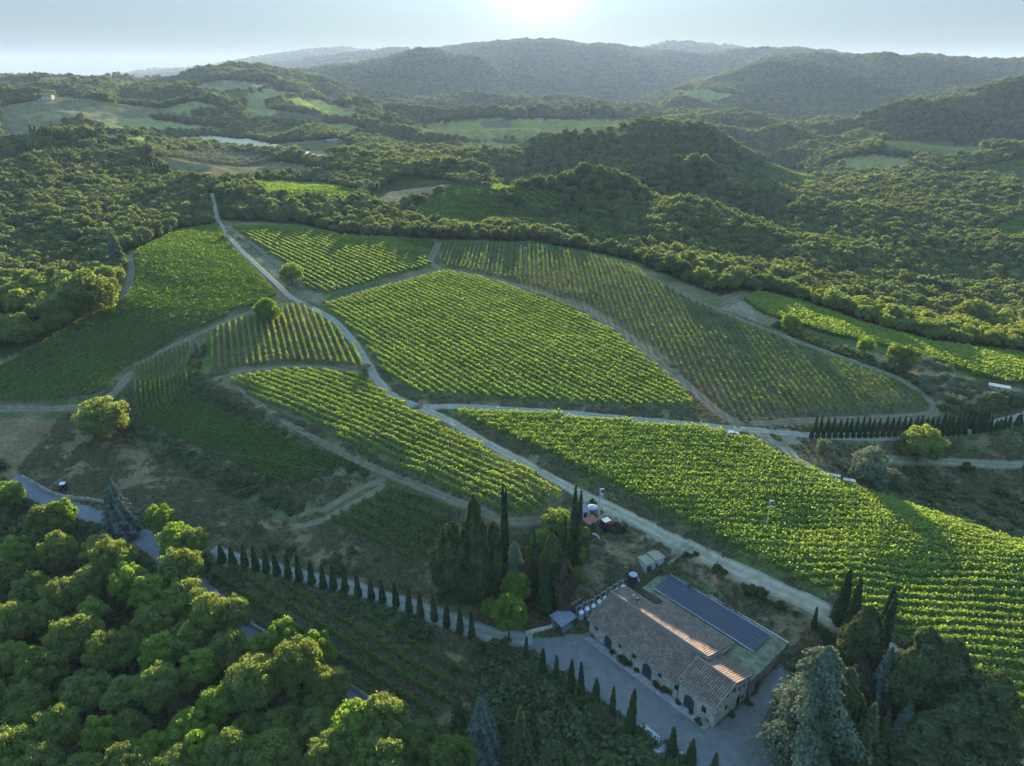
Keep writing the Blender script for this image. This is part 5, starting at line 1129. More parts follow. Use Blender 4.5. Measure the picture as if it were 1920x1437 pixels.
# earth covered cellar behind the house, its terrace carries the solar panels
cellar = empty('earth_covered_cellar', Apt, ROTZ); tag(cellar, 'grass covered stone cellar built into the bank behind the farmhouse', 'cellar')
mb = MB(); mb.hexa([(-30.5,16.4,-2),(.5,16.4,-2),(.5,25,-2),(-30.5,25,-2)],[(-30.5,16.4,4.3),(.2,16.4,4.3),(.2,25,4.9),(-30.5,25,4.9)]); mb.hexa([(-6.9,11.25,-2),(.45,11.25,-2),(.45,16.38,-2),(-6.9,16.38,-2)],[(-6.9,11.25,4.0),(.15,11.25,4.0),(.15,16.38,4.3),(-6.9,16.38,4.3)]); mb.build('wall', M_stone_d, cellar)
gx, gy = np.meshgrid(np.linspace(-30.6, .35, 90), np.linspace(16.3, 25.4, 30)); mg = grid_mesh('turf_roof', gx, gy, 4.36 + (gy - 16.3) * .066 + .30 * (fbm(gx / 1.6 + 60, gy / 1.6 + 60, 3, 4) - .4)); turf = plain('turf', (.075, .088, .036), .95, (.17, .155, .115), .8, bump=.4); link('turf_roof', mg, turf, cellar)
gx, gy = np.meshgrid(np.linspace(-7.0, .35, 26), np.linspace(11.3, 16.28, 18)); mg = grid_mesh('turf_roof', gx, gy, 4.12 + (gy - 11.3) * .05 + .30 * (fbm(gx / 1.6 + 60, gy / 1.6 + 60, 3, 4) - .4)); link('turf_roof', mg, turf, cellar)
mb = MB(); mb.box(-29.5, .3, 24.7, 25.0, 4.9, 5.25); mb.build('parapet', M_sur, cellar)
mb = MB(); mb.box(.32, .52, 13.3, 14.6, 0, 2.2); mb.build('door', M_door, cellar)
# solar array, 18 x 5 panels
M_pv = None
m, t, o = mat_base('solar_glass'); b = t.nodes.new('ShaderNodeBsdfPrincipled'); b.inputs['Base Color'].default_value = (.018, .026, .060, 1); b.inputs['Roughness'].default_value = .6; b.inputs['Specular IOR Level'].default_value = .05
tc = t.nodes.new('ShaderNodeTexCoord'); bk = t.nodes.new('ShaderNodeTexBrick'); bk.offset = 0; bk.inputs['Scale'].default_value = 6.2; bk.inputs['Mortar Size'].default_value = .03; bk.inputs['Brick Width'].default_value = 1; bk.inputs['Row Height'].default_value = 1; bk.inputs['Color1'].default_value = (.040, .044, .056, 1); bk.inputs['Color2'].default_value = (.052, .056, .068, 1); bk.inputs['Mortar'].default_value = (.12, .13, .15, 1)
t.links.new(tc.outputs['Object'], bk.inputs[0]); t.links.new(bk.outputs[0], b.inputs['Base Color']); t.links.new(b.outputs[0], o.inputs[0]); M_pv = m
arr = empty('solar_array', Apt, ROTZ); tag(arr, 'large array of dark blue solar panels on the terrace behind the farmhouse roof', 'solar panels')
X0, X1, Y0, Y1 = -28.4, -3.2, 17.7, 23.7; NXP, NYP = 18, 5; wx = (X1 - X0) / NXP; wy = (Y1 - Y0) / NYP
def pz(y): return 4.95 + (y - Y0) * .075
pm = MB(); gap = .035; pm.hexa([(gap, gap, 0), (wx - gap, gap, 0), (wx - gap, wy - gap, wy * .075), (gap, wy - gap, wy * .075)], [(gap, gap, .05), (wx - gap, gap, .05), (wx - gap, wy - gap, .05 + wy * .075), (gap, wy - gap, .05 + wy * .075)])
first = None
for i in range(NXP):
    for j in range(NYP):
        l_ = (X0 + i * wx, Y0 + j * wy, pz(Y0 + j * wy))
        if first is None: first = pm.build('solar_panel', M_pv, arr, l_)
        else: c_ = first.copy(); COL.objects.link(c_); c_.parent = arr; c_.location = l_
mb = MB()
for i in range(NXP + 1): x = X0 + i * wx; mb.hexa([(x-.05, Y0-.1, pz(Y0)-.14), (x+.05, Y0-.1, pz(Y0)-.14), (x+.05, Y1+.1, pz(Y1)-.14), (x-.05, Y1+.1, pz(Y1)-.14)], [(x-.05, Y0-.1, pz(Y0)-.04), (x+.05, Y0-.1, pz(Y0)-.04), (x+.05, Y1+.1, pz(Y1)-.04), (x-.05, Y1+.1, pz(Y1)-.04)])
for y in (Y0 + .3, Y1 - .3):
    for i in range(0, NXP + 1, 3): mb.box(X0 + i*wx - .05, X0 + i*wx + .05, y - .05, y + .05, 4.2, pz(y) - .14)
mb.build('frame', M_metal, arr)
mb = MB(); mb.box(X0 - .1, X1 + .1, Y1 + .05, Y1 + .2, pz(Y1) - .1, pz(Y1) + .1); mb.box(X0 - .1, X1 + .1, Y0 - .2, Y0 - .05, pz(Y0) - .12, pz(Y0) + .06); mb.build('edge_rail', M_white, arr)

# tanks along the retaining wall
tw0 = G3(1068, 1158); tw1 = G3(1178, 1096)
d_ = (tw1 - tw0); dl = d_.length; d_.normalize(); n_ = Vector((-d_.y, d_.x, 0)); zt = .6
mb = MB(); a_, b_ = tw0 + n_ * 1.7, tw1 + n_ * 1.7 + d_ * 1.5
mb.hexa([(a_.x, a_.y, -1.5), (b_.x, b_.y, -1.5), (b_.x + n_.x*.5, b_.y + n_.y*.5, -1.5), (a_.x + n_.x*.5, a_.y + n_.y*.5, -1.5)], [(a_.x, a_.y, 2.6), (b_.x, b_.y, 5.2), (b_.x + n_.x*.5, b_.y + n_.y*.5, 5.2), (a_.x + n_.x*.5, a_.y + n_.y*.5, 2.6)])
tag(mb.build('retaining_wall', M_stone_d), 'dark stone retaining wall behind the row of steel tanks', 'wall')
def tank():
    r_ = empty('wine_tank', (0, 0, 0)); mb = MB(); mb.lathe([(.62, .45), (.65, .5), (.65, 2.3), (.6, 2.36)], k=18); mb.build('tank_body', M_steel, r_, smooth=False)
    mb = MB(); mb.lathe([(.62, 2.36), (.35, 2.58), (.2, 2.62), (.2, 2.75), (.0, 2.76)], k=18); mb.build('lid', M_steel, r_)
    for a in (0, 2.1, 4.2): m2 = MB(); m2.tube([(math.cos(a)*.5, math.sin(a)*.5, 0), (math.cos(a)*.5, math.sin(a)*.5, .5)], .05, 6); m2.build('leg', M_metal, r_)
    mb = MB()
    for y in (-.6, .6): mb.box(-.05, .05, y - .06, y + .06, 0, 3.4)
    mb.box(-.05, .05, -.54, .54, 3.28, 3.4); fr = mb.build('frame', M_white, r_, (0.0, 0, 0)); fr.location = (.85, 0, 0)
    return r_
tk = tank(); kids(tk); ang = math.atan2(n_.y, n_.x)
for i, (u, v) in enumerate([(345,330),(388,305),(435,285),(478,255),(520,230),(562,200),(605,172),(648,148)]):
    q = G(1000 + u / 3.84, 1060 + (v + 12) / 3.84, 2.0); z = max(float(hgt(*q)), .2) - .1
    o_ = tk if i == 0 else copy_tree(tk); o_.location = (q[0], q[1], z); o_.rotation_euler = (0, 0, ang); tag(o_, 'steel wine tank in a white frame, in the row along the retaining wall', 'tank', 'steel tanks along the retaining wall')
q = G3(1186, 1096); mb = MB(); mb.lathe([(1.0, 0), (1.0, 3.0), (.94, 3.05)], k=22); r_ = empty('water_tank', q + Vector((0, 0, -.3))); mb.build('tank_body', M_dark, r_); mb = MB(); mb.lathe([(.98, 3.05), (.9, 3.2), (.3, 3.32), (.3, 3.45)], k=22); mb.build('lid', M_white, r_); tag(r_, 'large round dark tank with white lid at the upper end of the tank row', 'tank')
# canopy with steps at the lower end
c0 = G3(1055, 1172); sh = empty('canopy_shed', c0, ROTZ + math.pi / 2); tag(sh, 'low shed with a grey metal canopy at the corner of the yard', 'shed')
mb = MB(); mb.hexa([(-2.6,-2.2,2.3),(2.2,-2.2,2.3),(2.2,1.6,2.9),(-2.6,1.6,2.9)],[(-2.6,-2.2,2.4),(2.2,-2.2,2.4),(2.2,1.6,3.0),(-2.6,1.6,3.0)]); mb.build('roof', M_metal, sh)
mb = MB()
for x, y, h_ in ((-2.4,-2,2.3),(2,-2,2.3),(-2.4,1.4,2.85),(2,1.4,2.85)): mb.box(x-.06, x+.06, y-.06, y+.06, -.6, h_)
mb.build('posts', M_dark, sh); mb = MB(); mb.box(-2.3, 1.9, .2, 1.5, -.5, 2.0); mb.build('wall', M_stone_d, sh); mb = MB(); mb.box(-1.8, 1.2, -1.9, -1.0, 0, .9); mb.build('work_bench', M_metal, sh)
q = Gz(1075, 1185, .12); mb = MB(); mb.box(-2.6, 2.6, -2.3, 2.3, -.3, .12); p_ = mb.build('concrete_slab', plain('concrete', (.36, .37, .38), .8, (.30, .31, .32))); p_.location = (q.x, q.y, .02); p_.rotation_euler = (0, 0, ROTZ); tag(p_, kind='structure')

# storage shed on the bank
s0 = G3(1210, 1078); s1 = G3(1243, 1056); dd = (s1 - s0); L_ = dd.length; az = math.atan2(dd.y, dd.x)
wh = empty('storage_shed', Vector((s0.x, s0.y, min(s0.z, s1.z))), az); tag(wh, 'small white two part storage shed with flat brown roof on the bank', 'shed')
Wd = 3.0; HH = 2.9; mb = MB(); mb.box(0, L_ / 2 - .1, 0, Wd, -1.2, HH - .1); mb.box(L_ / 2 + .1, L_, 0, Wd, -1.2, HH + .25); mb.build('wall', M_white, wh)
mr = plain('brown_sheet', (.25, .215, .15), .8, (.19, .165, .115)); mb = MB(); mb.box(-.2, L_ / 2 - .02, -.25, Wd + .25, HH - .1, HH + .02); mb.build('roof', mr, wh); mb = MB(); mb.box(L_ / 2, L_ + .2, -.25, Wd + .25, HH + .25, HH + .37); mb.build('roof', mr, wh)
mb = MB(); mb.box(.3, 1.6, -.03, -.003, 0, 2.1); mb.build('door', M_dark, wh); mb = MB(); mb.box(L_ / 2 + .3, L_ / 2 + .9, -.03, -.003, 0, 2.1); mb.build('door', M_dark, wh)
fa = G3(1248, 1052); fb = G3(1292, 1022); fence = empty('ramp_fence', fa); tag(fence, 'thin wire fence on posts along the ramp behind the storage shed', 'fence'); fd_ = fb - fa
mb = MB(); k_ = 9
for i in range(k_):
    p_ = fa.lerp(fb, i / (k_ - 1)); z_ = float(hgt(p_.x, p_.y)) - fa.z; mb.tube([(p_.x - fa.x, p_.y - fa.y, z_ - .3), (p_.x - fa.x, p_.y - fa.y, z_ + 1.3)], .05, 5)
mb.build('posts', M_post, fence); mb = MB()
for hh in (.5, .9, 1.25): mb.tube([(fa.lerp(fb, i / 8).x - fa.x, fa.lerp(fb, i / 8).y - fa.y, float(hgt(fa.lerp(fb, i / 8).x, fa.lerp(fb, i / 8).y)) - fa.z + hh) for i in range(9)], .025, 4)
mb.build('wires', M_metal, fence)
mb = MB(); 
for i in range(12):
    p_ = fa.lerp(fb, i / 12); q_ = fa.lerp(fb, (i + 1) / 12); nn_ = Vector((fd_.y, -fd_.x, 0)).normalized() * 1.2
    z1_ = float(hgt(p_.x, p_.y)); z2_ = float(hgt(q_.x, q_.y)); a1 = p_ + nn_; a2 = q_ + nn_
    mb.hexa([(a1.x, a1.y, z1_ - 1.5), (a2.x, a2.y, z2_ - 1.5), (a2.x + .4, a2.y + .3, z2_ - 1.5), (a1.x + .4, a1.y + .3, z1_ - 1.5)], [(a1.x, a1.y, z1_ + .7), (a2.x, a2.y, z2_ + .5), (a2.x + .4, a2.y + .3, z2_ + .5), (a1.x + .4, a1.y + .3, z1_ + .7)])
tag(mb.build('ramp_wall', M_stone), 'low stone wall of the ramp between the storage shed and the road', 'wall')
# pipe across the lawn
mb = MB(); pts = [G3(1121, 1010), G3(1127, 1024), G3(1137, 1041), G3(1150, 1057), G3(1165, 1071), G3(1178, 1082)]; pz_ = [Vector((p.x, p.y, p.z + (.8 if 0 < i < 6 else .6))) for i, p in enumerate(pts)]
hose = empty('irrigation_pipe', pts[0]); tag(hose, 'long dark green pipe curving over the brown lawn with pale ends', 'pipe'); rel = [p - pts[0] for p in pz_]
mb.tube(rel, .14, 8); mb.build('pipe', plain('green_pipe', (.05, .10, .09), .5), hose, smooth=True); mb = MB(); mb.tube([rel[0] + Vector((-1.2, .8, .2)), rel[0] + Vector((0, 0, .1)), rel[0].lerp(rel[1], .4)], [.28, .24, .2], 8); mb.build('end_piece', M_white, hose); mb = MB(); mb.tube([rel[-1], rel[-1] + Vector((1.8, -1.4, .2)), rel[-1] + Vector((2.2, -1.9, -.6))], .22, 8); mb.build('end_piece', M_white, hose)
for i in (1, 3, 5): mb = MB(); mb.tube([rel[i], rel[i] + Vector((0, 0, -1.2))], .06, 5); mb.build('support', M_dark, hose)

# poles and cables
M_conc = plain('pole_concrete', (.42, .41, .39), .8)
def pole(u, v, tv, rad, label, wood=True, arm=True, light=False, grp=None, name='utility_pole'):
    a = G3(u, v); h = (H + ray(u, tv)[1] * a.y) - a.z; r_ = empty(name, a); mb = MB(); mb.tube([(0, 0, -.5), (0, 0, h)], [rad, rad * .65], 8); mb.build('pole', M_post if wood else M_conc, r_)
    if arm: mb = MB(); mb.box(-.7, .7, -.05, .05, h - .5, h - .38); [mb.tube([(x, 0, h - .38), (x, 0, h - .15)], .06, 6) for x in (-.6, 0, .6)]; mb.build('cross_arm', M_metal, r_)
    if light: mb = MB(); mb.box(-.15, .9, -.2, .2, h - .05, h + .15); mb.lathe([(.3, 0), (.3, .5), (.2, .6)], (.5, 0, h - 1.9), 10); mb.box(.1, .5, -.05, .05, h - 1.8, h - 1.7); mb.build('lamp_head', M_white, r_)
    tag(r_, label, 'pole', grp); return a + Vector((0, 0, h - .2))
tops = {}
tops['a'] = pole(1123, 966, 918, .26, 'thick pale concrete pole with lamps at the road above the lawn', False, True, True)
tops['b'] = pole(1344, 1064, 1034, .09, 'thin dark pole on the bank beside the gravel road')
tops['c'] = pole(1553, 1160, 1112, .09, 'thin pole left of the leftmost tall cypress')
tops['d'] = pole(645, 914, 884, .09, 'thin pole where the dirt loop leaves the curved terrace')
tops['e'] = pole(853, 962, 938, .09, 'thin pole between the small shaded vineyard and the strip')
tops['f'] = pole(488, 880, 856, .08, 'thin pole among the vines of the curved terrace')
tops['g'] = pole(1434, 1000, 940, .10, 'slim mast with a pale head standing in the wide sunlit vineyard', False, False, True, name='lamp_mast')
tops['h'] = pole(1218, 801, 788, .10, 'small pole beside the road at the top of the wide vineyard')
tops['j'] = pole(1372, 808, 790, .10, 'small pole at the fork below the long brownish vineyard')
tops['k'] = pole(767, 748, 738, .10, 'small post at the road junction below the central vineyard', True, False)
def cable(a, b, sag, label):
    pts = [a.lerp(b, i / 14) + Vector((0, 0, -sag * math.sin(math.pi * i / 14))) for i in range(15)]; mb = MB(); mb.tube([p - a for p in pts], .045, 4); o_ = mb.build('overhead_cable', M_metal); o_.location = a; tag(o_, label, 'cable')
w0_ = G3(-40, 790) + Vector((0, 0, 7)); wend = G3(1262, 1035) + Vector((0, 0, 2.5))
cable(tops['f'], tops['d'], .8, 'thin cable between the terrace pole and the dirt loop pole'); cable(tops['d'], tops['e'], 1.0, 'thin cable from the dirt loop pole to the pole by the strip'); cable(w0_, tops['f'], 3.0, 'long thin cable over the brown field to the terrace pole')
cable(tops['e'], tops['a'], 2.0, 'thin cable behind the tall cypresses to the concrete pole'); cable(tops['a'] + Vector((0, 0, -6)), wend, .6, 'thin cable from the concrete pole to the ramp wall')

# things round the concrete pole
M_red = plain('faded_red_paint', (.17, .045, .03), .5); M_tarp = plain('dark_tarp', (.03, .03, .035), .7); M_blue_ = plain('blue_plastic', (.10, .20, .42), .5); M_rust = plain('rusty_sheet', (.26, .11, .07), .8, (.18, .09, .06)); M_tyre = plain('tyre_rubber', (.025, .025, .025), .9)
def wheel(mb, c, r, w_):
    k = 14; vs = []; 
    for s_ in (-w_ / 2, w_ / 2):
        for j in range(k): t_ = 2 * math.pi * j / k; vs.append((c[0] + r * math.cos(t_), c[1] + s_, c[2] + r * math.sin(t_)))
    mb.add(vs, [(j, (j + 1) % k, k + (j + 1) % k, k + j) for j in range(k)] + [tuple(range(k)), tuple(range(k, 2 * k))])
def tractor(loc, rz, body, canopy, label, s=1.0):
    r_ = empty('tractor', loc, rz, s); mb = MB(); mb.box(-.1, 1.9, -.38, .38, .7, 1.35); mb.box(-1.2, -.1, -.55, .55, .7, 1.05); mb.hexa([(1.9,-.36,.72),(2.1,-.3,.72),(2.1,.3,.72),(1.9,.36,.72)],[(1.9,-.36,1.3),(2.0,-.3,1.25),(2.0,.3,1.25),(1.9,.36,1.3)]); mb.build('body', body, r_)
    for x, y, rr, w_ in ((-.8,-.8,.75,.4),(-.8,.8,.75,.4),(1.5,-.62,.45,.26),(1.5,.62,.45,.26)): mb = MB(); wheel(mb, (x, y, rr), rr, w_); mb.build('wheel', M_tyre, r_)
    mb = MB(); mb.box(-1.3, .4, -.75, .75, 2.35, 2.45); c_ = mb.build('canopy', canopy, r_); mb = MB()
    for x in (-1.15, .25):
        for y in (-.6, .6): mb.box(x - .04, x + .04, y - .04, y + .04, 1.0, 2.35)
    mb.build('canopy_posts', M_dark, c_); mb = MB(); mb.box(-.9, -.45, -.25, .25, 1.05, 1.2); mb.box(-.95, -.85, -.25, .25, 1.2, 1.6); mb.build('seat', M_tarp, r_); mb = MB(); mb.tube([(.05, 0, 1.35), (-.15, 0, 1.7)], .03, 5); mb.build('steering_column', M_dark, r_)
    tag(r_, label, 'tractor'); return r_
tractor(G3(1139, 992) + Vector((0, 0, .02)), .5, M_red, M_white, 'red tractor with a white canopy parked above the brown lawn', 1.15)
tractor(G3(121, 918), 1.9, M_dark, M_steel, 'small dark tractor alone on the brown field at the left', .95)
q = G3(1162, 995); t_ = empty('tarpaulin_tent', q, .4); mb = MB(); mb.add([(-1.3,-1.2,0),(1.3,-1.2,0),(1.3,1.2,0),(-1.3,1.2,0),(0,-1.2,2.0),(0,1.2,2.0)], [(0,1,4),(2,3,5),(1,2,5,4),(3,0,4,5)]); mb.build('tarpaulin', M_tarp, t_); mb = MB(); mb.tube([(0,-1.35,2.02),(0,1.35,2.02)], .04, 5); mb.build('ridge_pole', M_post, t_); tag(t_, 'small black tent shaped tarpaulin cover beside the red tractor', 'tent')
def small_shed(loc, rz, a, b, h, wm, rm, label, drop=.4):
    r_ = empty('small_shed', loc, rz); mb = MB(); mb.box(-a/2, a/2, -b/2, b/2, -.5, h); mb.build('wall', wm, r_); mb = MB(); mb.hexa([(-a/2-.25,-b/2-.25,h+.01),(a/2+.25,-b/2-.25,h+.01),(a/2+.25,b/2+.25,h+.01+drop),(-a/2-.25,b/2+.25,h+.01+drop)],[(-a/2-.25,-b/2-.25,h+.1),(a/2+.25,-b/2-.25,h+.1),(a/2+.25,b/2+.25,h+.1+drop),(-a/2-.25,b/2+.25,h+.1+drop)]); mb.build('roof', rm, r_)
    mb = MB(); mb.box(-.4, .4, -b/2-.03, -b/2-.003, 0, min(1.8, h - .1)); mb.build('door', M_dark, r_); tag(r_, label, 'shed'); return r_
small_shed(G3(1092, 968), .5, 3.0, 2.4, 1.9, M_white, M_metal, 'grey roofed shed right behind the twin-topped cypress near the pole')
small_shed(G3(1107, 984), .7, 3.0, 1.8, 1.2, M_stone, M_rust, 'low hut with rusty red sheet roof left of the concrete pole', .5)
q = G3(1110, 962); r_ = empty('beach_parasol', q); mb = MB(); mb.tube([(0,0,0),(0,0,2.2)], .04, 6); mb.build('pole', M_white, r_); mb = MB(); mb.lathe([(1.35, 1.75), (.7, 2.1), (.05, 2.3)], k=8); mb.build('canopy', M_white, r_); mb = MB(); mb.box(-.8, .8, -.5, .5, .6, .75); mb.box(-.7, -.6, -.4, .4, 0, .6); mb.box(.6, .7, -.4, .4, 0, .6); mb.build('table', M_blue_, r_); tag(r_, 'white parasol over a blue table between the grey shed and the pole', 'parasol')

# garden pieces along the yard
q = G3(1150, 1342); r_ = empty('garden_bench', q, ROTZ); mb = MB(); mb.box(-.9,.9,-.3,.3,.4,.5); mb.build('seat', M_white, r_); mb = MB(); mb.box(-.9,.9,.26,.34,.5,1.0); mb.build('backrest', M_white, r_)
for x in (-.75, .75): mb = MB(); mb.box(x-.06,x+.06,-.25,.25,0,.4); mb.build('leg', M_white, r_)
tag(r_, 'white garden bench between two cypresses of the yard row', 'bench')
q = Gz(1222, 1386, 0); q.z = float(hgt(q.x, q.y)) + .1; mb = MB(); mb.box(-3.2, 3.2, -1.6, 1.6, -.4, .12); sl_ = mb.build('stone_slab', plain('slab_stone', (.34, .34, .36), .8)); sl_.location = q; sl_.rotation_euler = (0, 0, ROTZ); tag(sl_, 'pale grey stone slab with sculptures between the yard cypresses', 'slab')
for i, (dx_, dy_, hh) in enumerate(((-2.2, .3, 2.1), (0.0, -.2, 1.3), (1.9, .3, 2.0))):
    c_ = q + Matrix.Rotation(ROTZ, 3, 'Z') @ Vector((dx_, dy_, .12)); r_ = empty('sculpture', c_, i * 1.1); g = random.Random(i); mb = MB(); mb.tube([(0,0,0),(.2,.1,hh*.35),(-.15,.0,hh*.7),(.1,-.1,hh)], [.35,.26,.32,.12], 8); mb.build('figure', M_metal, r_); mb = MB(); mb.tube([(-.1,0,hh*.6),(.55,.2,hh*.75),(.8,.3,hh*.4)], [.14,.1,.06], 6); mb.tube([(-.1,0,hh*.6),(-.6,-.1,hh*.85)], [.12,.06], 6); mb.build('arm', M_metal, r_)
    tag(r_, ['tall grey sculpture at the upper end of the stone slab', 'low dark sculpture in the middle of the stone slab', 'tall grey sculpture at the lower end of the stone slab'][i], 'sculpture')
q = G3(1276, 1424); mb = MB(); mb.box(-.25,.25,-.2,.2,0,1.5); mb.box(-.32,.32,-.27,.27,1.5,1.62); o_ = mb.build('stone_pedestal', M_white); o_.location = q; tag(o_, 'white pedestal between the two lowest full cypresses of the yard', 'pedestal')
q = G3(1085, 1347); r_ = empty('garden_chair', q, 1.0); mb = MB(); mb.box(-.3,.3,-.3,.3,.4,.46); mb.build('seat', M_white, r_); mb = MB(); mb.box(-.3,.3,.26,.32,.46,1.0); mb.build('backrest', M_white, r_)
for x, y in ((-.25,-.25),(.25,-.25),(-.25,.25),(.25,.25)): mb = MB(); mb.box(x-.03,x+.03,y-.03,y+.03,0,.4); mb.build('leg', M_white, r_)
tag(r_, 'white garden chair alone in the dark garden', 'chair')

# wall along the valley road, rail of the terrace kerb
def wall_along(name, px, h, w_, mat, label, cat='wall', off=0.0):
    X, Y, s = polyline(px); dx = np.gradient(X); dy = np.gradient(Y); L = np.hypot(dx, dy) + 1e-9; nx, ny = -dy / L, dx / L; X = X + nx * off; Y = Y + ny * off; Z = hgt(X, Y)
    hv = h * (.85 + .3 * noise2(s * 60, s * 0, 3)); P0 = [np.stack([X + nx * a * w_ / 2, Y + ny * a * w_ / 2, zz], 1) for a, zz in ((-1, Z - .8), (-1, Z + hv), (1, Z + hv), (1, Z - .8))]
    G_ = np.stack(P0, 1); me = grid_mesh(name, G_[:, :, 0], G_[:, :, 1], G_[:, :, 2], False); return tag(link(name, me, mat), label, cat)
wall_along('stone_wall', [(38,893),(70,912),(110,935),(150,937),(205,944),(240,962)], 1.0, .5, M_stone_d, 'dark stone wall along the grey valley road at the left')
wall_along('stone_wall', [(388,1110),(430,1145),(500,1193),(560,1225),(640,1275),(700,1320),(780,1365)], .9, .5, M_stone_d, 'dark reddish wall between the valley road and the low vineyard')
wall_along('stone_wall', [(985,1190),(1005,1186),(1035,1178)], .9, .5, M_stone, 'short pale wall at the upper corner of the gravel yard')
wall_along('stone_kerb', [(1447,1380),(1450,1405),(1470,1425),(1500,1436),(1540,1432),(1570,1410)], .3, .4, M_stone, 'curved stone kerb round the foot of the huge cedar', 'kerb')
# white slabs on the right field edge
for i, (u, v) in enumerate(((1592, 905), (1563, 896))):
    q = G3(u, v); r_ = empty('trailer', q, -.35); mb = MB(); mb.box(-1.6, 1.6, -.7, .7, .7, .85); mb.build('flat_bed', M_conc, r_); mb = MB(); wheel(mb, (-.4, -.8, .35), .35, .2); wheel(mb, (-.4, .8, .35), .35, .2); mb.build('wheels', M_tyre, r_); mb = MB(); mb.tube([(1.6, 0, .75), (2.6, 0, .5)], .05, 5); mb.build('drawbar', M_dark, r_)
    tag(r_, ['pale flat trailer at the right edge of the wide vineyard', 'smaller pale trailer a little farther up the vineyard edge'][i], 'trailer')
q = G3(630, 541); r_ = empty('light_aircraft_shaped_sprayer', q, .3)
r_.name = 'sprayer'; mb = MB(); mb.tube([(-1.6,0,.8),(-.8,0,1.0),(1.2,0,.9)], [.2,.5,.35], 8); mb.build('tank', M_white, r_); mb = MB(); mb.box(-.2,.1,-2.4,2.4,1.0,1.08); mb.build('boom', M_white, r_); mb = MB(); mb.box(-1.6,-1.5,-.1,.1,.9,1.8); mb.build('fin', M_white, r_); mb = MB(); wheel(mb,(0,-.6,.4),.4,.2); wheel(mb,(0,.6,.4),.4,.2); mb.build('wheels', M_tyre, r_); tag(r_, 'small white machine with a boom at the corner of the top vineyard', 'machine')
# landmark pole on the crest
q = G3(985, 478); h_ = (H + ray(985, 454)[1] * q.y) - q.z; r_ = empty('crest_platform', q); mb = MB(); mb.tube([(0,0,-.5),(0,0,h_)], .18, 6); mb.build('pole', M_dark, r_); mb = MB(); mb.box(-3, 3, -.2, .2, h_ - 1.0, h_ - .7); mb.box(-2.9,-2.6,-.2,.2,h_-.7,h_+.3); mb.build('cross_arm', M_dark, r_); mb = MB(); mb.box(-1.1,.9,-.7,.7,2.6,3.9); mb.build('box', M_ridge, r_); tag(r_, 'dark pole with cross arm and grey box on the crest of the vineyard', 'pole')

# far buildings
M_plaster = plain('pale_plaster', (.50, .44, .34), .9, (.40, .34, .26), .4); M_rf = plain('far_tile_roof', (.30, .15, .10), .85, (.22, .12, .08), .5); M_gh = plain('pale_sheet', (.30, .30, .29), .8)
def far_house(u, v, wpx, hpx, label, wm=None, rm=None, deep=.6, rz=.2, flat=False, wins=4):
    a = G3(u, v); s_ = slant(a.x, a.y, a.z) / F; W_ = wpx * s_; Hh = hpx * s_; D_ = W_ * deep; r_ = empty('farmhouse' if not flat else 'farm_shed', a, rz)
    mb = MB(); e = Hh * (.68 if not flat else .9)
    if flat: mb.box(-W_/2, W_/2, -D_/2, D_/2, -3, e)
    else: gabled_far(mb, W_, D_, e, Hh)
    mb.build('wall', wm or M_plaster, r_); mb = MB(); o_ = .06 * W_
    if flat: mb.box(-W_/2-o_, W_/2+o_, -D_/2-o_, D_/2+o_, e+.02, e+.3)
    else: mb.hexa([(-W_/2-o_,-D_/2-o_,e),(W_/2+o_,-D_/2-o_,e),(W_/2+o_,0,Hh+.05),(-W_/2-o_,0,Hh+.05)],[(-W_/2-o_,-D_/2-o_,e+.25),(W_/2+o_,-D_/2-o_,e+.25),(W_/2+o_,0,Hh+.3),(-W_/2-o_,0,Hh+.3)]); mb.hexa([(-W_/2-o_,0,Hh+.05),(W_/2+o_,0,Hh+.05),(W_/2+o_,D_/2+o_,e),(-W_/2-o_,D_/2+o_,e)],[(-W_/2-o_,0,Hh+.3),(W_/2+o_,0,Hh+.3),(W_/2+o_,D_/2+o_,e+.25),(-W_/2-o_,D_/2+o_,e+.25)])
    mb.build('roof', rm or M_rf, r_)
    for i in range(wins): x = -W_/2 + W_ * (i + .7) / (wins + .4); mb = MB(); mb.box(x - W_*.035, x + W_*.035, -D_/2 - .08, -D_/2 - .02, e * .45, e * .75); mb.build('window', M_dark, r_)
    tag(r_, label, 'house' if not flat else 'shed')
def gabled_far(mb, W_, D_, e, Hh): mb.add([(-W_/2,-D_/2,-3),(W_/2,-D_/2,-3),(W_/2,D_/2,-3),(-W_/2,D_/2,-3),(-W_/2,-D_/2,e),(W_/2,-D_/2,e),(W_/2,D_/2,e),(-W_/2,D_/2,e),(-W_/2,0,Hh),(W_/2,0,Hh)], [(0,1,5,4),(2,3,7,6),(1,2,6,9,5),(3,0,4,8,7)])
for u, v, w_, h_, lb in [(105,158,34,9,'pale farmhouse on the ridge at the far upper left'),(160,157,20,7,'small reddish house right of the ridge farmhouse'),(85,186,22,8,'house among trees below the ridge farmhouse'),(520,150,16,6,'tiny house on the bare hilltop at the left'),(655,212,18,7,'small house between the far vineyard strips'),(710,292,20,8,'villa among trees in the middle valley'),(672,296,18,8,'pale villa left of the other in the middle valley'),(618,300,16,8,'small house below the bare clearing'),(1010,228,14,5,'tiny house on the far vineyard hill')]: far_house(u, v, w_, h_, lb)
far_house(622, 266, 18, 4, 'long white roofed shed beside the dark clearing', M_gh, M_gh, .5, .1, True, 0)
far_house(722, 389, 14, 6, 'grey roofed shed at the bend of the mid-distance dirt track', M_gh, M_metal, .5, .3, True, 2); far_house(752, 392, 18, 5, 'low dark shed right of the bend of the mid-distance track', M_stone_d, M_dark, .5, .2, True, 2); far_house(688, 305, 10, 5, 'small pale shed at the valley road in the middle', M_gh, M_gh, .5, .1, True, 1)
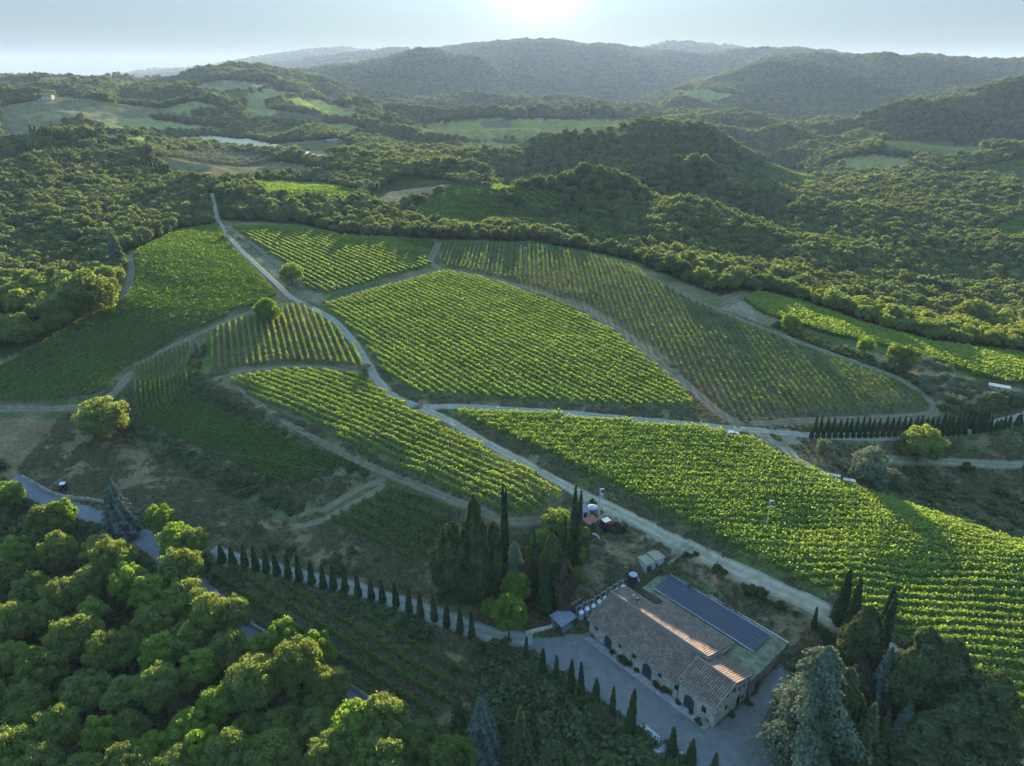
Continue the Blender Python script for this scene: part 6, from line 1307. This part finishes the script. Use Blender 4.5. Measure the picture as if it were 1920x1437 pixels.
far_house(1872, 733, 26, 8, 'long low shed with pale roof at the right vineyard corner', M_stone, M_gh, .4, -.55, True, 3)
def car(u, v, rz, mat, label):
    r_ = empty('car', G3(u, v), rz); mb = MB(); pr = [(-2.1,.35),(2.1,.35),(2.15,.75),(1.3,.85),(.6,1.4),(-1.2,1.42),(-2.0,.9)]; k = len(pr); mb.add([(x,-.85,z) for x, z in pr] + [(x,.85,z) for x, z in pr], [tuple(range(k))[::-1], tuple(range(k, 2*k))] + [(i,(i+1)%k,k+(i+1)%k,k+i) for i in range(k)]); mb.build('body', mat, r_)
    for x in (-1.3, 1.3):
        for y in (-.85, .85): mb = MB(); wheel(mb, (x, y, .34), .34, .22); mb.build('wheel', M_tyre, r_)
    mb = MB(); mb.box(-1.0, .45, -.87, .87, .95, 1.3); mb.build('windows', M_pane, r_); tag(r_, label, 'car')
car(1890, 744, -.5, plain('dark_blue_paint', (.03, .04, .07), .3), 'dark car parked at the end of the long pale roofed shed'); car(1372, 817, .1, M_white, 'small white vehicle at the top edge of the wide vineyard')
# masts on the ridge
for u, v, tv, lb in ((643, 97, 86, 'tall antenna mast on the blue hill'), (908, 93, 84, 'thin antenna mast on the ridge left of the sun')):
    a = G3(u, v + 1); h_ = (H + ray(u, tv)[1] * a.y) - a.z; r_ = empty('antenna_mast', a); mb = MB(); mb.tube([(0,0,-5),(0,0,h_*.6),(0,0,h_)], [5 if u < 700 else 3, 3, .8], 6); mb.build('mast', M_dark, r_); mb = MB(); mb.lathe([(6, 0), (6, 9)], (0,0,h_*.5), 8); mb.build('platform', M_dark, r_); tag(r_, lb, 'antenna')

# ------------------------------------------------------------------ air
hb = MB(); hb.box(-14000, 14000, -60, 13500, -140, 480)
hz, t, o = mat_base('air')
pv = t.nodes.new('ShaderNodeVolumePrincipled'); pv.inputs['Color'].default_value = (.60, .76, 1.0, 1); pv.inputs['Density'].default_value = 0.39e-4; pv.inputs['Anisotropy'].default_value = .15
t.links.new(pv.outputs[0], o.inputs['Volume'])
tag(hb.build('haze', hz), 'thin bluish evening haze over the valley', 'haze', kind='stuff')
